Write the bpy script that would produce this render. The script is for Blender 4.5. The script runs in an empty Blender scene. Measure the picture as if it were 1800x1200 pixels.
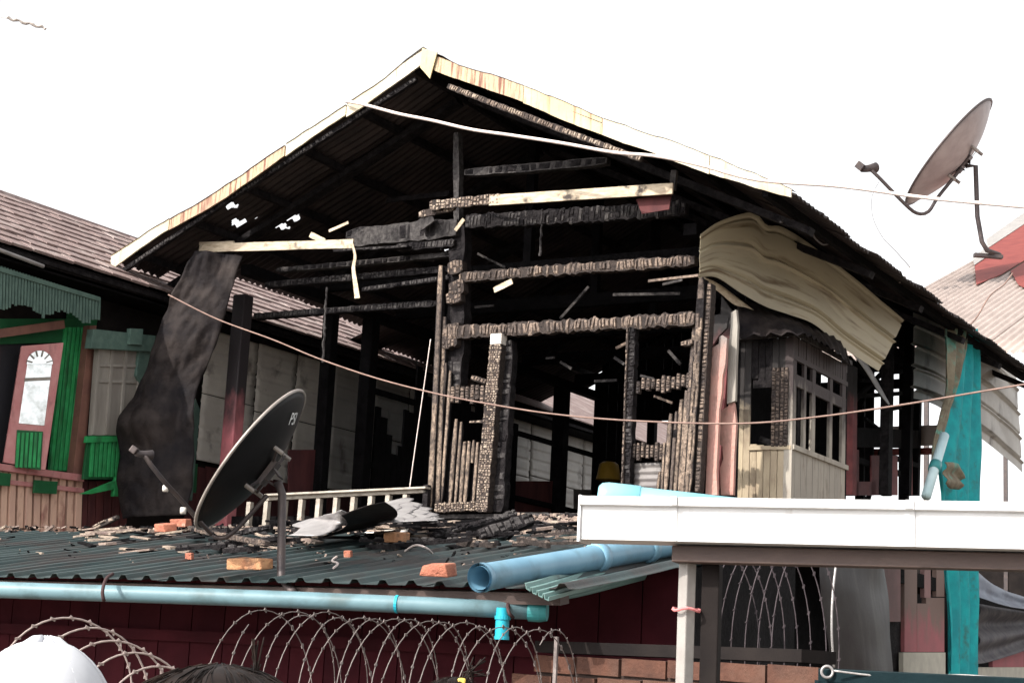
import bpy, math, random
from mathutils import Vector, Matrix, noise
random.seed(7)
sc = bpy.context.scene
col = sc.collection
R = math.radians

# ---------------------------------------------------------------- camera, sky, sun, exposure
W, H, FPX = 1800.0, 1200.0, 3000.0            # photograph size and focal length in its pixels
PITCH, ROLL = math.atan(580 / FPX), 0.05
EYE = Vector((0, 0, 1.65))
_F = Vector((0, math.cos(PITCH), math.sin(PITCH)))
_R0, _U0 = Vector((1, 0, 0)), Vector((0, -math.sin(PITCH), math.cos(PITCH)))
_R = _R0 * math.cos(ROLL) + _U0 * math.sin(ROLL)
_U = _U0 * math.cos(ROLL) - _R0 * math.sin(ROLL)
cd = bpy.data.cameras.new('camera'); cam = bpy.data.objects.new('camera', cd); col.objects.link(cam)
cd.sensor_width = 36; cd.lens = FPX / W * 36; cd.clip_end = 3000; cd.clip_start = 0.05
cam.matrix_world = Matrix(((_R.x, _U.x, -_F.x, EYE.x), (_R.y, _U.y, -_F.y, EYE.y), (_R.z, _U.z, -_F.z, EYE.z), (0, 0, 0, 1)))
sc.camera = cam

SUN = Vector((-0.75, -0.62, 0.72)).normalized()
el = math.asin(SUN.z); az = math.atan2(SUN.x, SUN.y)
world = bpy.data.worlds.new('World'); sc.world = world; world.use_nodes = True
wn = world.node_tree.nodes; wl = world.node_tree.links
sky = wn.new('ShaderNodeTexSky'); sky.sky_type = 'NISHITA'; sky.sun_disc = False
sky.sun_elevation = el; sky.sun_rotation = az; sky.air_density = 1.0; sky.dust_density = 3.0; sky.ozone_density = 0.6
hs = wn.new('ShaderNodeHueSaturation'); hs.inputs['Saturation'].default_value = 0.06
wl.new(sky.outputs[0], hs.inputs['Color']); wl.new(hs.outputs[0], wn['Background'].inputs['Color'])
wn['Background'].inputs['Strength'].default_value = 0.15
sl = bpy.data.lights.new('sun', 'SUN'); sl.energy = 2.35; sl.angle = R(0.5); sl.color = (1, 0.94, 0.85)
so = bpy.data.objects.new('sun', sl); col.objects.link(so); so.rotation_euler = SUN.to_track_quat('Z', 'Y').to_euler()
so.location = (0, 0, 30)
sc.view_settings.view_transform = 'Standard'; sc.view_settings.look = 'None'
sc.view_settings.exposure = 1.22; sc.view_settings.gamma = 1
sc.render.engine = 'CYCLES'; sc.cycles.use_denoising = True; sc.cycles.max_bounces = 6; sc.cycles.diffuse_bounces = 3

# ---------------------------------------------------------------- surveying helpers: house frame and planes
YAW = R(30)
hu = Vector((math.cos(YAW), -math.sin(YAW), 0))      # along the gable front, towards the viewer's right
hv = Vector((math.sin(YAW), math.cos(YAW), 0))       # along the side walls, away from the viewer
Z = Vector((0, 0, 1))
OX = Vector((-0.0872, 17.5, 0))                      # foot of the facade below the door jamb
UR, UL, UN = 2.2, -3.5, -4.75                        # right wall, left wall, neighbour's wall
def hf(a, b, z): return OX + hu * a + hv * b + Z * z
def ray(x, y): return _F * FPX + _R * (x - W / 2) + _U * (H / 2 - y)
def hit(x, y, p, n):
    d = ray(x, y); return EYE + d * ((p - EYE).dot(n) / d.dot(n))
def fa(x, y, o=0.0): return hit(x, y, OX + hv * o, hv)
def si(x, y, o=0.0): return hit(x, y, OX + hu * (UR + o), hu)
def lw(x, y, o=0.0): return hit(x, y, OX + hu * (UL + o), hu)
def nb(x, y, o=0.0): return hit(x, y, OX + hu * (UN + o), hu)
def yy(x, y, Y):
    d = ray(x, y); return EYE + d * (Y / d.y)
def rnd(a, b): return random.uniform(a, b)

# ---------------------------------------------------------------- materials
def mk(name, c1, c2=None, scale=6.0, rough=0.8, bump=0.0, bscale=40.0, metal=0.0, stretch=(1, 1, 1), lo=0.35, hi=0.65,
       c3=None, s3=3.0, lo3=0.55, hi3=0.7, st3=(1, 1, 1), burn=None, uv=False, spec=0.3, trans=0.0):
    m = bpy.data.materials.new(name); m.use_nodes = True
    n, l = m.node_tree.nodes, m.node_tree.links; b = n['Principled BSDF']
    b.inputs['Roughness'].default_value = rough; b.inputs['Metallic'].default_value = metal
    b.inputs['Specular IOR Level'].default_value = spec
    tc = n.new('ShaderNodeTexCoord'); oi = n.new('ShaderNodeObjectInfo')
    off = n.new('ShaderNodeVectorMath'); off.operation = 'ADD'
    mulr = n.new('ShaderNodeMath'); mulr.operation = 'MULTIPLY'; mulr.inputs[1].default_value = 37.0
    l.new(oi.outputs['Random'], mulr.inputs[0]); l.new(tc.outputs['UV' if uv else 'Object'], off.inputs[0]); l.new(mulr.outputs[0], off.inputs[1])
    def tex(sca, st, detail=5):
        mp = n.new('ShaderNodeMapping'); mp.inputs['Scale'].default_value = st
        l.new(off.outputs[0], mp.inputs['Vector'])
        t = n.new('ShaderNodeTexNoise'); t.inputs['Scale'].default_value = sca; t.inputs['Detail'].default_value = detail
        t.inputs['Roughness'].default_value = 0.6; l.new(mp.outputs[0], t.inputs['Vector']); return t
    def ramp(t, a, z):
        r = n.new('ShaderNodeMapRange'); r.inputs['From Min'].default_value = a; r.inputs['From Max'].default_value = z
        l.new(t, r.inputs['Value']); return r.outputs[0]
    def mix(f, a, c):
        x = n.new('ShaderNodeMix'); x.data_type = 'RGBA'
        if isinstance(f, float): x.inputs[0].default_value = f
        else: l.new(f, x.inputs[0])
        for s, q in ((6, a), (7, c)):
            if isinstance(q, tuple): x.inputs[s].default_value = (*q, 1)
            else: l.new(q, x.inputs[s])
        return x.outputs[2]
    cur = c1
    if c2: cur = mix(ramp(tex(scale, stretch).outputs[0], lo, hi), c1, c2)
    if c3: cur = mix(ramp(tex(s3, st3).outputs[0], lo3, hi3), cur, c3)
    if burn:                                               # scorched from a height upwards, with a ragged edge
        g = n.new('ShaderNodeNewGeometry'); sx = n.new('ShaderNodeSeparateXYZ'); l.new(g.outputs['Position'], sx.inputs[0])
        nz = tex(5.0, (1, 1, 0.5)); ad = n.new('ShaderNodeMath'); ad.operation = 'MULTIPLY_ADD'
        ad.inputs[1].default_value = 1.1; l.new(nz.outputs[0], ad.inputs[0]); l.new(sx.outputs[2], ad.inputs[2])
        cur = mix(ramp(ad.outputs[0], burn[0] + 0.55, burn[1] + 0.55), cur, burn[2] if len(burn) > 2 else (0.02, 0.017, 0.017))
    if isinstance(cur, tuple): b.inputs['Base Color'].default_value = (*cur, 1)
    else: l.new(cur, b.inputs['Base Color'])
    if bump:
        bt = tex(bscale, stretch, 8); bp = n.new('ShaderNodeBump'); bp.inputs['Strength'].default_value = bump
        bp.inputs['Distance'].default_value = 0.02; l.new(bt.outputs[0], bp.inputs['Height']); l.new(bp.outputs[0], b.inputs['Normal'])
    if trans: b.inputs['Transmission Weight'].default_value = trans
    return m

M = {}
M['char'] = mk('char', (0.007, 0.006, 0.007), (0.024, 0.021, 0.022), 14, 0.75, 0.8, 45, spec=0.08)
M['chard'] = mk('char_deep', (0.003, 0.0028, 0.0032), (0.008, 0.007, 0.008), 9, 0.85, 0.6, 40, spec=0.08)
M['ash'] = mk('char_ash', (0.275, 0.205, 0.16), (0.085, 0.063, 0.054), 34, 0.8, 0.6, 60, c3=(0.03, 0.024, 0.024), s3=3.2, lo3=0.45, hi3=0.68)
M['ashv'] = mk('char_ash_upright', (0.34, 0.255, 0.195), (0.08, 0.06, 0.05), 34, 0.85, 1.0, 55, stretch=(1, 1, .7), c3=(0.04, 0.032, 0.03), s3=2.5, lo3=0.5, hi3=0.72)
M['ashd'] = mk('char_ash_dark', (0.13, 0.098, 0.082), (0.045, 0.035, 0.032), 30, 0.8, 0.6, 60)
M['ashcore'] = mk('char_brown', (0.018, 0.014, 0.013), (0.05, 0.037, 0.032), 30, 0.85, 0.6, 60)
M['ashg'] = mk('char_grey', (0.085, 0.078, 0.076), (0.03, 0.027, 0.028), 22, 0.75, 0.6, 60, c3=(0.010, 0.009, 0.010), s3=4, lo3=0.5, hi3=0.7, spec=0.08)  # grey char, darkened for timbers in shade; the shade is in its colour
M['ashf'] = mk('char_fine', (0.40, 0.32, 0.25), (0.16, 0.12, 0.10), 30, 0.8, 0.5, 70)
M['sheetblack'] = mk('sooty_sheet', (0.014, 0.011, 0.011), (0.040, 0.032, 0.030), 4.5, 0.7, 0.7, 16, c3=(0.010, 0.009, 0.011), s3=1.6, lo3=0.42, hi3=0.66, spec=0.08)
M['roofmetal'] = mk('roof_underside', (0.020, 0.016, 0.017), (0.052, 0.039, 0.037), 1.6, 0.55, 0.2, 14, spec=0.25)
M['barge'] = mk('barge_paint', (0.52, 0.46, 0.335), (0.45, 0.36, 0.20), 1.3, 0.6, 0.15, 20, c3=(0.33, 0.17, 0.09), s3=3.5, st3=(5, 5, 0.5), lo3=0.52, hi3=0.68)
M['bargew'] = mk('barge_white', (0.55, 0.51, 0.42), (0.46, 0.39, 0.27), 2.0, 0.6, 0.1, 20, c3=(0.42, 0.27, 0.16), s3=3.5, st3=(5, 5, 0.5), lo3=0.56, hi3=0.74)
M['barger'] = mk('barge_rust', (0.46, 0.38, 0.235), (0.40, 0.28, 0.19), 2.0, 0.65, 0.2, 20, c3=(0.17, 0.07, 0.045), s3=4.5, st3=(6, 6, 0.5), lo3=0.47, hi3=0.62)
M['plankw'] = mk('bleached_plank', (0.62, 0.53, 0.40), (0.40, 0.31, 0.22), 9, 0.75, 0.4, 50, stretch=(1, 1, 4), c3=(0.05, 0.04, 0.035), s3=5, lo3=0.58, hi3=0.7)
M['tan'] = mk('tan_sheet', (0.42, 0.365, 0.255), (0.35, 0.305, 0.22), 1.6, 0.55, 0.12, 12, stretch=(.4, 2, 1), c3=(0.13, 0.088, 0.045), s3=2.2, st3=(.28, 4.5, 1), lo3=0.53, hi3=0.68, uv=True)
M['greysheet'] = mk('grey_sheet', (0.48, 0.455, 0.42), (0.36, 0.335, 0.31), 2.2, 0.5, 0.15, 15, c3=(0.10, 0.08, 0.07), s3=2.4, st3=(1, 1, 0.6), lo3=0.58, hi3=0.75)
M['greysheetd'] = mk('grey_sheet_dark', (0.20, 0.185, 0.175), (0.13, 0.115, 0.115), 2.2, 0.5, 0.15, 15, c3=(0.05, 0.04, 0.04), s3=2.4, lo3=0.55, hi3=0.75)
M['siding'] = mk('siding_metal', (0.74, 0.69, 0.62), (0.60, 0.55, 0.50), 2.2, 0.5, 0.15, 15, c3=(0.13, 0.10, 0.09), s3=2.4, lo3=0.58, hi3=0.75)
M['zinc'] = mk('zinc_sheet', (0.42, 0.40, 0.39), (0.30, 0.28, 0.28), 5, 0.4, 0.3, 18, metal=0.35)
M['railpaint'] = mk('old_rail_paint', (0.46, 0.415, 0.36), (0.34, 0.30, 0.255), 8, 0.7, 0.2, 40, c3=(0.12, 0.09, 0.075), s3=5, lo3=0.56, hi3=0.72)
M['zincl'] = mk('light_zinc', (0.72, 0.68, 0.62), (0.60, 0.55, 0.50), 4, 0.45, 0.2, 18)
M['pinkburn'] = mk('pink_paint_burnt', (0.50, 0.25, 0.21), (0.42, 0.25, 0.21), 4, 0.75, 0.5, 30, c3=(0.16, 0.10, 0.085), s3=5, st3=(1, 1, .5), lo3=0.52, hi3=0.68, burn=(4.55, 4.95, (0.24, 0.20, 0.185)))
M['pinkpost'] = mk('pink_post', (0.46, 0.14, 0.16), (0.38, 0.13, 0.14), 4, 0.65, 0.2, 30, burn=(4.05, 4.6, (0.025, 0.02, 0.022)))
M['redpost'] = mk('red_post', (0.20, 0.055, 0.055), (0.12, 0.035, 0.038), 5, 0.7, 0.2, 30, burn=(4.7, 5.2))
M['pinkwall'] = mk('pink_wall', (0.40, 0.13, 0.145), (0.33, 0.12, 0.13), 3, 0.75, 0.15, 30, burn=(2.35, 2.75, (0.22, 0.15, 0.13)))
M['pinkgrey'] = mk('pink_grey_board', (0.30, 0.17, 0.165), (0.24, 0.145, 0.14), 4, 0.75, 0.15, 30)
M['darkred'] = mk('dark_red_wall', (0.075, 0.014, 0.020), (0.042, 0.009, 0.013), 2.5, 0.8, 0.15, 20, spec=0.08)
M['darkredb'] = mk('red_brown_board', (0.11, 0.032, 0.032), (0.06, 0.018, 0.02), 6, 0.8, 0.2, 40, stretch=(1, 1, 0.3))
M['baycream'] = mk('bay_cream', (0.43, 0.355, 0.25), (0.33, 0.265, 0.19), 5, 0.75, 0.3, 40, stretch=(1, 1, 0.3), c3=(0.17, 0.125, 0.09), s3=5, st3=(1, 1, .35), lo3=0.52, hi3=0.7, burn=(4.1, 4.5))
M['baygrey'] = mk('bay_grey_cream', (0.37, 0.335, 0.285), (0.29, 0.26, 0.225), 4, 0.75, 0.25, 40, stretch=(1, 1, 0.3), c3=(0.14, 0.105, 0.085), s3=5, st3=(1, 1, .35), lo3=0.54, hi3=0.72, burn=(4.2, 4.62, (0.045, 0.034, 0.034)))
M['concrete'] = mk('whitewashed_base', (0.56, 0.53, 0.45), (0.46, 0.43, 0.37), 5, 0.85, 0.3, 30)
M['green'] = mk('green_paint', (0.020, 0.25, 0.070), (0.035, 0.33, 0.11), 8, 0.55, 0.2, 40, c3=(0.02, 0.09, 0.035), s3=6, st3=(1, 1, .3), lo3=0.5, hi3=0.72)
M['greend'] = mk('dark_green_paint', (0.010, 0.085, 0.030), (0.016, 0.11, 0.04), 6, 0.5, 0.1, 40)
M['greeng'] = mk('grey_green_paint', (0.12, 0.19, 0.16), (0.08, 0.135, 0.115), 9, 0.6, 0.1, 40)
M['pinkframe'] = mk('pink_frame', (0.48, 0.19, 0.19), (0.54, 0.26, 0.25), 6, 0.6, 0.2, 40, c3=(0.22, 0.10, 0.095), s3=6, st3=(1, 1, .4), lo3=0.54, hi3=0.74)
M['peach'] = mk('peach_plank', (0.72, 0.48, 0.36), (0.60, 0.38, 0.30), 7, 0.65, 0.15, 40, stretch=(1, 1, 0.3), c3=(0.26, 0.10, 0.085), s3=4, st3=(1, 1, 0.4), lo3=0.56, hi3=0.7)
M['brownpost'] = mk('brown_post', (0.24, 0.115, 0.085), (0.17, 0.08, 0.065), 5, 0.65, 0.15, 40)
M['curtainw'] = mk('white_curtain', (0.86, 0.86, 0.84), (0.80, 0.80, 0.78), 5, 0.9)
M['greywood'] = mk('weathered_wood', (0.34, 0.315, 0.28), (0.24, 0.215, 0.19), 6, 0.8, 0.2, 40, stretch=(1, 1, 0.2))
M['shingle'] = mk('shingle', (0.27, 0.20, 0.185), (0.19, 0.135, 0.13), 9, 0.8, 0.35, 40, c3=(0.38, 0.32, 0.30), s3=3, lo3=0.52, hi3=0.72)
M['shedroof'] = mk('green_roof_metal', (0.026, 0.044, 0.046), (0.045, 0.064, 0.064), 2.2, 0.45, 0.12, 20, metal=0.15, c3=(0.045, 0.038, 0.036), s3=1.8, lo3=0.46, hi3=0.64)
M['aquasheet'] = mk('aqua_sheet', (0.19, 0.31, 0.29), (0.13, 0.23, 0.22), 4, 0.45, 0.15, 20, c3=(0.07, 0.09, 0.09), s3=5, lo3=0.58, hi3=0.72)
M['pvc'] = mk('blue_pvc', (0.165, 0.315, 0.42), (0.125, 0.26, 0.36), 4, 0.4, 0.03, 20, c3=(0.10, 0.18, 0.22), s3=5, lo3=0.5, hi3=0.75)
M['pvcgrey'] = mk('weathered_pvc', (0.15, 0.245, 0.275), (0.11, 0.19, 0.22), 3, 0.45, 0.05, 20, c3=(0.08, 0.12, 0.125), s3=6, lo3=0.5, hi3=0.75)
M['pvcpale'] = mk('pale_pipe', (0.55, 0.70, 0.73), (0.45, 0.62, 0.66), 4, 0.4)
M['pvclight'] = mk('pale_blue_pvc', (0.24, 0.50, 0.56), (0.17, 0.44, 0.52), 3, 0.35)
M['pvct'] = mk('teal_pvc', (0.018, 0.36, 0.47), (0.02, 0.30, 0.40), 5, 0.4)
M['pvcg'] = mk('green_teal_pvc', (0.05, 0.27, 0.28), (0.04, 0.21, 0.22), 6, 0.45)
M['gateteal'] = mk('dark_teal_paint', (0.006, 0.018, 0.022), (0.004, 0.012, 0.015), 6, 0.5, 0.1, 30, spec=0.08)
M['rubber'] = mk('rubber', (0.05, 0.025, 0.025), None, rough=0.7)
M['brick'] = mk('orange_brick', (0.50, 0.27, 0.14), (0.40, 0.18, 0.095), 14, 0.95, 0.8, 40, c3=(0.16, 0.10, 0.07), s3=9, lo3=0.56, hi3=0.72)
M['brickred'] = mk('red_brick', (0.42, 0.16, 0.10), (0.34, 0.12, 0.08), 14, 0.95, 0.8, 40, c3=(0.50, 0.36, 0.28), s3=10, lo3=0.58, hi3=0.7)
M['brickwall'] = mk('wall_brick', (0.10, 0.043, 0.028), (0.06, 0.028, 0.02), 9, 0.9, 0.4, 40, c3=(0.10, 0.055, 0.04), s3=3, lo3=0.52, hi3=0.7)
M['mortar'] = mk('mortar', (0.06, 0.042, 0.036), (0.04, 0.028, 0.025), 12, 0.95, 0.3, 50, spec=0.08)
M['wire'] = mk('galvanised_wire', (0.40, 0.33, 0.30), (0.26, 0.20, 0.19), 30, 0.55, metal=0.2)
M['wired'] = mk('dull_wire', (0.24, 0.205, 0.195), (0.13, 0.11, 0.105), 30, 0.6, metal=0.2, spec=0.08)
M['cablew'] = mk('white_cable', (0.72, 0.62, 0.58), (0.60, 0.50, 0.46), 10, 0.5)
M['cableb'] = mk('brown_cable', (0.26, 0.17, 0.14), (0.19, 0.12, 0.10), 10, 0.6)
M['cabled'] = mk('dark_cable', (0.10, 0.09, 0.09), None, rough=0.6)
M['gutter'] = mk('white_gutter', (0.66, 0.66, 0.665), (0.58, 0.575, 0.57), 1.5, 0.4, 0.03, 10, c3=(0.40, 0.36, 0.33), s3=6, st3=(3, 3, .5), lo3=0.60, hi3=0.85)
M['beamb'] = mk('brown_beam', (0.085, 0.058, 0.050), (0.06, 0.042, 0.038), 5, 0.65, 0.15, 40, stretch=(1, 1, 3))
M['beaml'] = mk('pale_block', (0.60, 0.52, 0.42), (0.50, 0.43, 0.35), 8, 0.7, 0.15, 40)
M['postm'] = mk('painted_steel_post', (0.33, 0.31, 0.29), (0.26, 0.24, 0.225), 9, 0.5, 0.08, 40, c3=(0.17, 0.12, 0.10), s3=7, lo3=0.58, hi3=0.74, st3=(1, 1, .5))
M['wiredim'] = mk('shaded_wire', (0.085, 0.07, 0.075), (0.05, 0.04, 0.045), 30, 0.6, spec=0.1)  # shaded copy of the dull wire; the dark around it is in its colour
M['dishb'] = mk('black_dish', (0.006, 0.0056, 0.006), (0.011, 0.010, 0.0105), 4, 0.5, 0.05, 15, spec=0.12)
M['dishrim'] = mk('dish_rim', (0.36, 0.32, 0.29), (0.24, 0.21, 0.19), 8, 0.4, metal=0.3)
M['dishg'] = mk('grey_dish', (0.33, 0.285, 0.28), (0.25, 0.21, 0.21), 3, 0.45, 0.03, 15)
M['steeld'] = mk('dark_steel', (0.06, 0.052, 0.055), (0.09, 0.07, 0.065), 12, 0.5, 0.1, 40, metal=0.4)
M['print'] = mk('white_print', (0.75, 0.75, 0.74), None, rough=0.6)
M['teal'] = mk('teal_cloth', (0.014, 0.36, 0.38), (0.016, 0.25, 0.28), 5, 0.85, 0.3, 60, c3=(0.05, 0.14, 0.13), s3=4, lo3=0.56, hi3=0.72)
M['cloth'] = mk('olive_cloth', (0.24, 0.21, 0.15), (0.15, 0.12, 0.085), 6, 0.9, 0.3, 50, c3=(0.12, 0.30, 0.24), s3=4, lo3=0.52, hi3=0.65)
M['tarp'] = mk('blue_grey_tarp', (0.24, 0.27, 0.33), (0.17, 0.185, 0.23), 3, 0.6, 0.3, 15)
M['tarpd'] = mk('burnt_tarp', (0.13, 0.12, 0.125), (0.06, 0.055, 0.065), 5, 0.7, 0.4, 15)
M['bowed'] = mk('bowed_metal', (0.042, 0.041, 0.041), (0.028, 0.024, 0.026), 1.6, 0.5, 0.15, 8, metal=0.0, c3=(0.065, 0.063, 0.06), s3=2, st3=(.3, 4, 1), lo3=0.5, hi3=0.75, uv=True)
M['roofcream'] = mk('cream_roof', (0.37, 0.305, 0.275), (0.30, 0.245, 0.22), 2, 0.5, 0.05, 20)
M['roofred'] = mk('rust_red_roof', (0.155, 0.028, 0.024), (0.21, 0.045, 0.036), 3, 0.6, 0.15, 20)
M['roofgrey'] = mk('grey_cap', (0.30, 0.285, 0.27), (0.24, 0.225, 0.215), 4, 0.5, 0.1, 20)
M['mustard'] = mk('mustard_plastic', (0.34, 0.20, 0.025), (0.27, 0.16, 0.02), 5, 0.45)
M['rubble'] = mk('rubble', (0.30, 0.23, 0.19), (0.14, 0.10, 0.09), 12, 0.95, 0.4, 50, c3=(0.42, 0.36, 0.29), s3=9, lo3=0.55, hi3=0.7)
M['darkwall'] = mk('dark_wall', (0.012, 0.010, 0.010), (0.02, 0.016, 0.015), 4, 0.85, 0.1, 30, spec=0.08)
M['mirror'] = mk('window_glass', (0.86, 0.88, 0.88), (0.42, 0.43, 0.40), 9, 0.12, 0.0, metal=1.0, lo=.45, hi=.75)
M['ground'] = mk('ground', (0.20, 0.17, 0.14), (0.14, 0.12, 0.10), 1.2, 0.95, 0.4, 20)
M['skin'] = mk('skin', (0.36, 0.20, 0.13), (0.33, 0.18, 0.12), 5, 0.55)
M['hair'] = mk('dark_hair', (0.006, 0.004, 0.0035), (0.022, 0.014, 0.011), 30, 0.5, spec=0.12, stretch=(1, 1, 4))
M['cap'] = mk('white_cap', (0.56, 0.57, 0.60), (0.48, 0.49, 0.52), 3, 0.9, 0.04, 60)
M['shirt1'] = mk('navy_shirt', (0.05, 0.07, 0.13), (0.04, 0.055, 0.10), 6, 0.9)
M['shirt2'] = mk('maroon_shirt', (0.20, 0.05, 0.06), (0.16, 0.04, 0.05), 6, 0.9)
M['shirt3'] = mk('grey_shirt', (0.30, 0.29, 0.28), (0.25, 0.24, 0.23), 6, 0.9)
M['trouser'] = mk('trousers', (0.06, 0.06, 0.075), None, rough=0.9)
M['yellow'] = mk('yellow_clip', (0.70, 0.50, 0.10), None, rough=0.4)
M['glass'] = mk('dark_glass', (0.03, 0.03, 0.035), None, rough=0.12, spec=0.6)
M['redthread'] = mk('red_string', (0.60, 0.20, 0.20), None, rough=0.9)

# ---------------------------------------------------------------- mesh helpers
WL = {}                                              # world location of every object made here
class MB:
    def __init__(s): s.v = []; s.f = []; s.m = []
    def add(s, vs, fs, mi=0):
        b = len(s.v); s.v += [Vector(p) for p in vs]
        for f in fs: s.f.append(tuple(b + i for i in f)); s.m.append(mi)
        return s
    def hexa(s, p, mi=0):                            # p: bottom quad 0-3, top quad 4-7
        return s.add(p, [(0, 3, 2, 1), (4, 5, 6, 7), (0, 1, 5, 4), (1, 2, 6, 5), (2, 3, 7, 6), (3, 0, 4, 7)], mi)
    def box(s, c, a, b, d, mi=0):                    # half-extent vectors
        return s.hexa([c - a - b - d, c + a - b - d, c + a + b - d, c - a + b - d, c - a - b + d, c + a - b + d, c + a + b + d, c - a + b + d], mi)
    def bar(s, a, b, w, d, n, mi=0):                 # bar from a to b, w across, d deep along n
        L = (b - a).normalized(); S = L.cross(n).normalized(); N = S.cross(L).normalized()
        return s.box((a + b) / 2, (b - a) / 2, S * (w / 2), N * (d / 2), mi)
    def slab(s, q, n, t, mi=0):                      # quad q with thickness t along n
        return s.hexa([p for p in q] + [p + n * t for p in q], mi)
    def tube(s, path, r, k=8, cap=True, mi=0, closed=False):
        P = [Vector(p) for p in path]; n = len(P); rings = []; prev = None
        for i, p in enumerate(P):
            t = (P[(i + 1) % n] - P[i - 1]) if closed else (P[min(i + 1, n - 1)] - P[max(i - 1, 0)])
            t = t.normalized() if t.length > 1e-9 else Vector((0, 0, 1))
            if prev is None:
                x = t.cross(Z) if abs(t.z) < 0.9 else t.cross(Vector((1, 0, 0)))
            else: x = prev - t * prev.dot(t)
            x.normalize(); prev = x; y = t.cross(x); rr = r(i / max(1, n - 1)) if callable(r) else r
            rings.append([p + (x * math.cos(6.28318 * j / k) + y * math.sin(6.28318 * j / k)) * rr for j in range(k)])
        vs = [q for g in rings for q in g]; fs = []
        for i in range(n if closed else n - 1):
            i2 = (i + 1) % n
            for j in range(k):
                j2 = (j + 1) % k; fs.append((i * k + j, i * k + j2, i2 * k + j2, i2 * k + j))
        if cap and not closed: fs += [tuple(range(k - 1, -1, -1)), tuple((n - 1) * k + j for j in range(k))]
        return s.add(vs, fs, mi)
    def grid(s, fn, ns, nt, skip=None, mi=0):
        vs = [fn(i / ns, j / nt) for j in range(nt + 1) for i in range(ns + 1)]
        fs = []
        for j in range(nt):
            for i in range(ns):
                if skip and skip((i + .5) / ns, (j + .5) / nt): continue
                a = j * (ns + 1) + i; fs.append((a, a + 1, a + ns + 2, a + ns + 1))
        return s.add(vs, fs, mi)
    def build(s, name, mat, parent=None, smooth=False, thick=0.0, bevel=0.0):
        mats = mat if isinstance(mat, (list, tuple)) else [mat]
        c = Vector((0, 0, 0))
        for p in s.v: c += p
        c /= max(1, len(s.v))
        me = bpy.data.meshes.new(name); me.from_pydata([p - c for p in s.v], [], s.f)
        for q in mats: me.materials.append(M[q] if isinstance(q, str) else q)
        me.polygons.foreach_set('material_index', s.m)
        if smooth: me.polygons.foreach_set('use_smooth', [True] * len(me.polygons))
        me.update()
        o = bpy.data.objects.new(name, me); col.objects.link(o)
        place(o, c, parent)
        if thick:
            md = o.modifiers.new('thickness', 'SOLIDIFY'); md.thickness = thick; md.offset = 0
        if bevel:
            md = o.modifiers.new('bevel', 'BEVEL'); md.width = bevel; md.segments = 2; md.limit_method = 'ANGLE'
        return o
def place(o, loc, parent=None):
    WL[o.name] = Vector(loc)
    o.location = Vector(loc) - (WL[parent.name] if parent else Vector((0, 0, 0)))
    if parent: o.parent = parent
def thing(name, loc, label, cat, group=None):
    o = bpy.data.objects.new(name, None); col.objects.link(o); o.empty_display_size = 0.2; place(o, loc)
    return tag(o, label, cat, group)
def tag(o, label, cat=None, group=None, kind=None):
    o['label'] = label
    if cat: o['category'] = cat
    if group: o['group'] = group
    if kind: o['kind'] = kind
    return o
def clone(src, loc, parent=None, rot=None, scale=None):
    o = bpy.data.objects.new(src.name.split('.')[0], src.data); col.objects.link(o); place(o, loc, parent)
    if rot is not None: o.rotation_euler = rot
    if scale is not None: o.scale = scale
    for md in src.modifiers:
        n = o.modifiers.new(md.name, md.type)
        if md.type == 'SOLIDIFY': n.thickness = md.thickness; n.offset = md.offset
        if md.type == 'BEVEL': n.width = md.width; n.segments = md.segments; n.limit_method = md.limit_method
    return o
def resample(P, n, smooth=True):
    P = [Vector(p) for p in P]; d = [0]
    for a, b in zip(P, P[1:]): d.append(d[-1] + (b - a).length)
    out = []; k = 0
    for i in range(n + 1):
        t = d[-1] * i / n
        while k < len(P) - 2 and t > d[k + 1]: k += 1
        f = 0 if d[k + 1] == d[k] else (t - d[k]) / (d[k + 1] - d[k])
        if smooth:
            p0, p1, p2, p3 = P[max(k - 1, 0)], P[k], P[k + 1], P[min(k + 2, len(P) - 1)]
            out.append(0.5 * ((2 * p1) + (p2 - p0) * f + (2 * p0 - 5 * p1 + 4 * p2 - p3) * f * f + (3 * p1 - p0 - 3 * p2 + p3) * f ** 3))
        else: out.append(P[k].lerp(P[k + 1], f))
    return out
def sheet(name, A, B, mat, parent, ns=40, nt=20, disp=None, nrm=None, thick=0.004, wob=0.0, smooth=True, skip=None, mi=None):
    """sheet between the edge polylines A and B; disp(s,t) pushes it along nrm"""
    a, b = resample(A, ns), resample(B, ns); nrm = nrm or -hv
    sd = rnd(0, 50)
    def fn(s, t):
        i = min(ns, int(round(s * ns))); p = a[i].lerp(b[i], t); q = 0
        if disp: q += disp(s, t)
        if wob: q += wob * noise.noise(Vector((s * 3 + sd, t * 2.2, sd)))
        return p + nrm * q
    m = MB(); m.grid(fn, ns, nt, skip); o = m.build(name, mat, parent, smooth, thick); me = o.data
    la = sum((p - q).length for p, q in zip(a, a[1:])); lb = (a[ns // 2] - b[ns // 2]).length
    uv = me.uv_layers.new(name='uv')
    for lp in me.loops: i = lp.vertex_index; uv.data[lp.index].uv = ((i % (ns + 1)) / ns * la, (i // (ns + 1)) / nt * lb)
    return o
def sine(x, pitch, amp): return amp * math.sin(6.28318 * x / pitch)
def trap(x, pitch, rw, h):
    q = x % pitch; a = rw * 0.5
    if q < rw: return h
    if q < rw + a: return h * (1 - (q - rw) / a)
    if q > pitch - a: return h * (q - pitch + a) / a
    return 0.0

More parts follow.
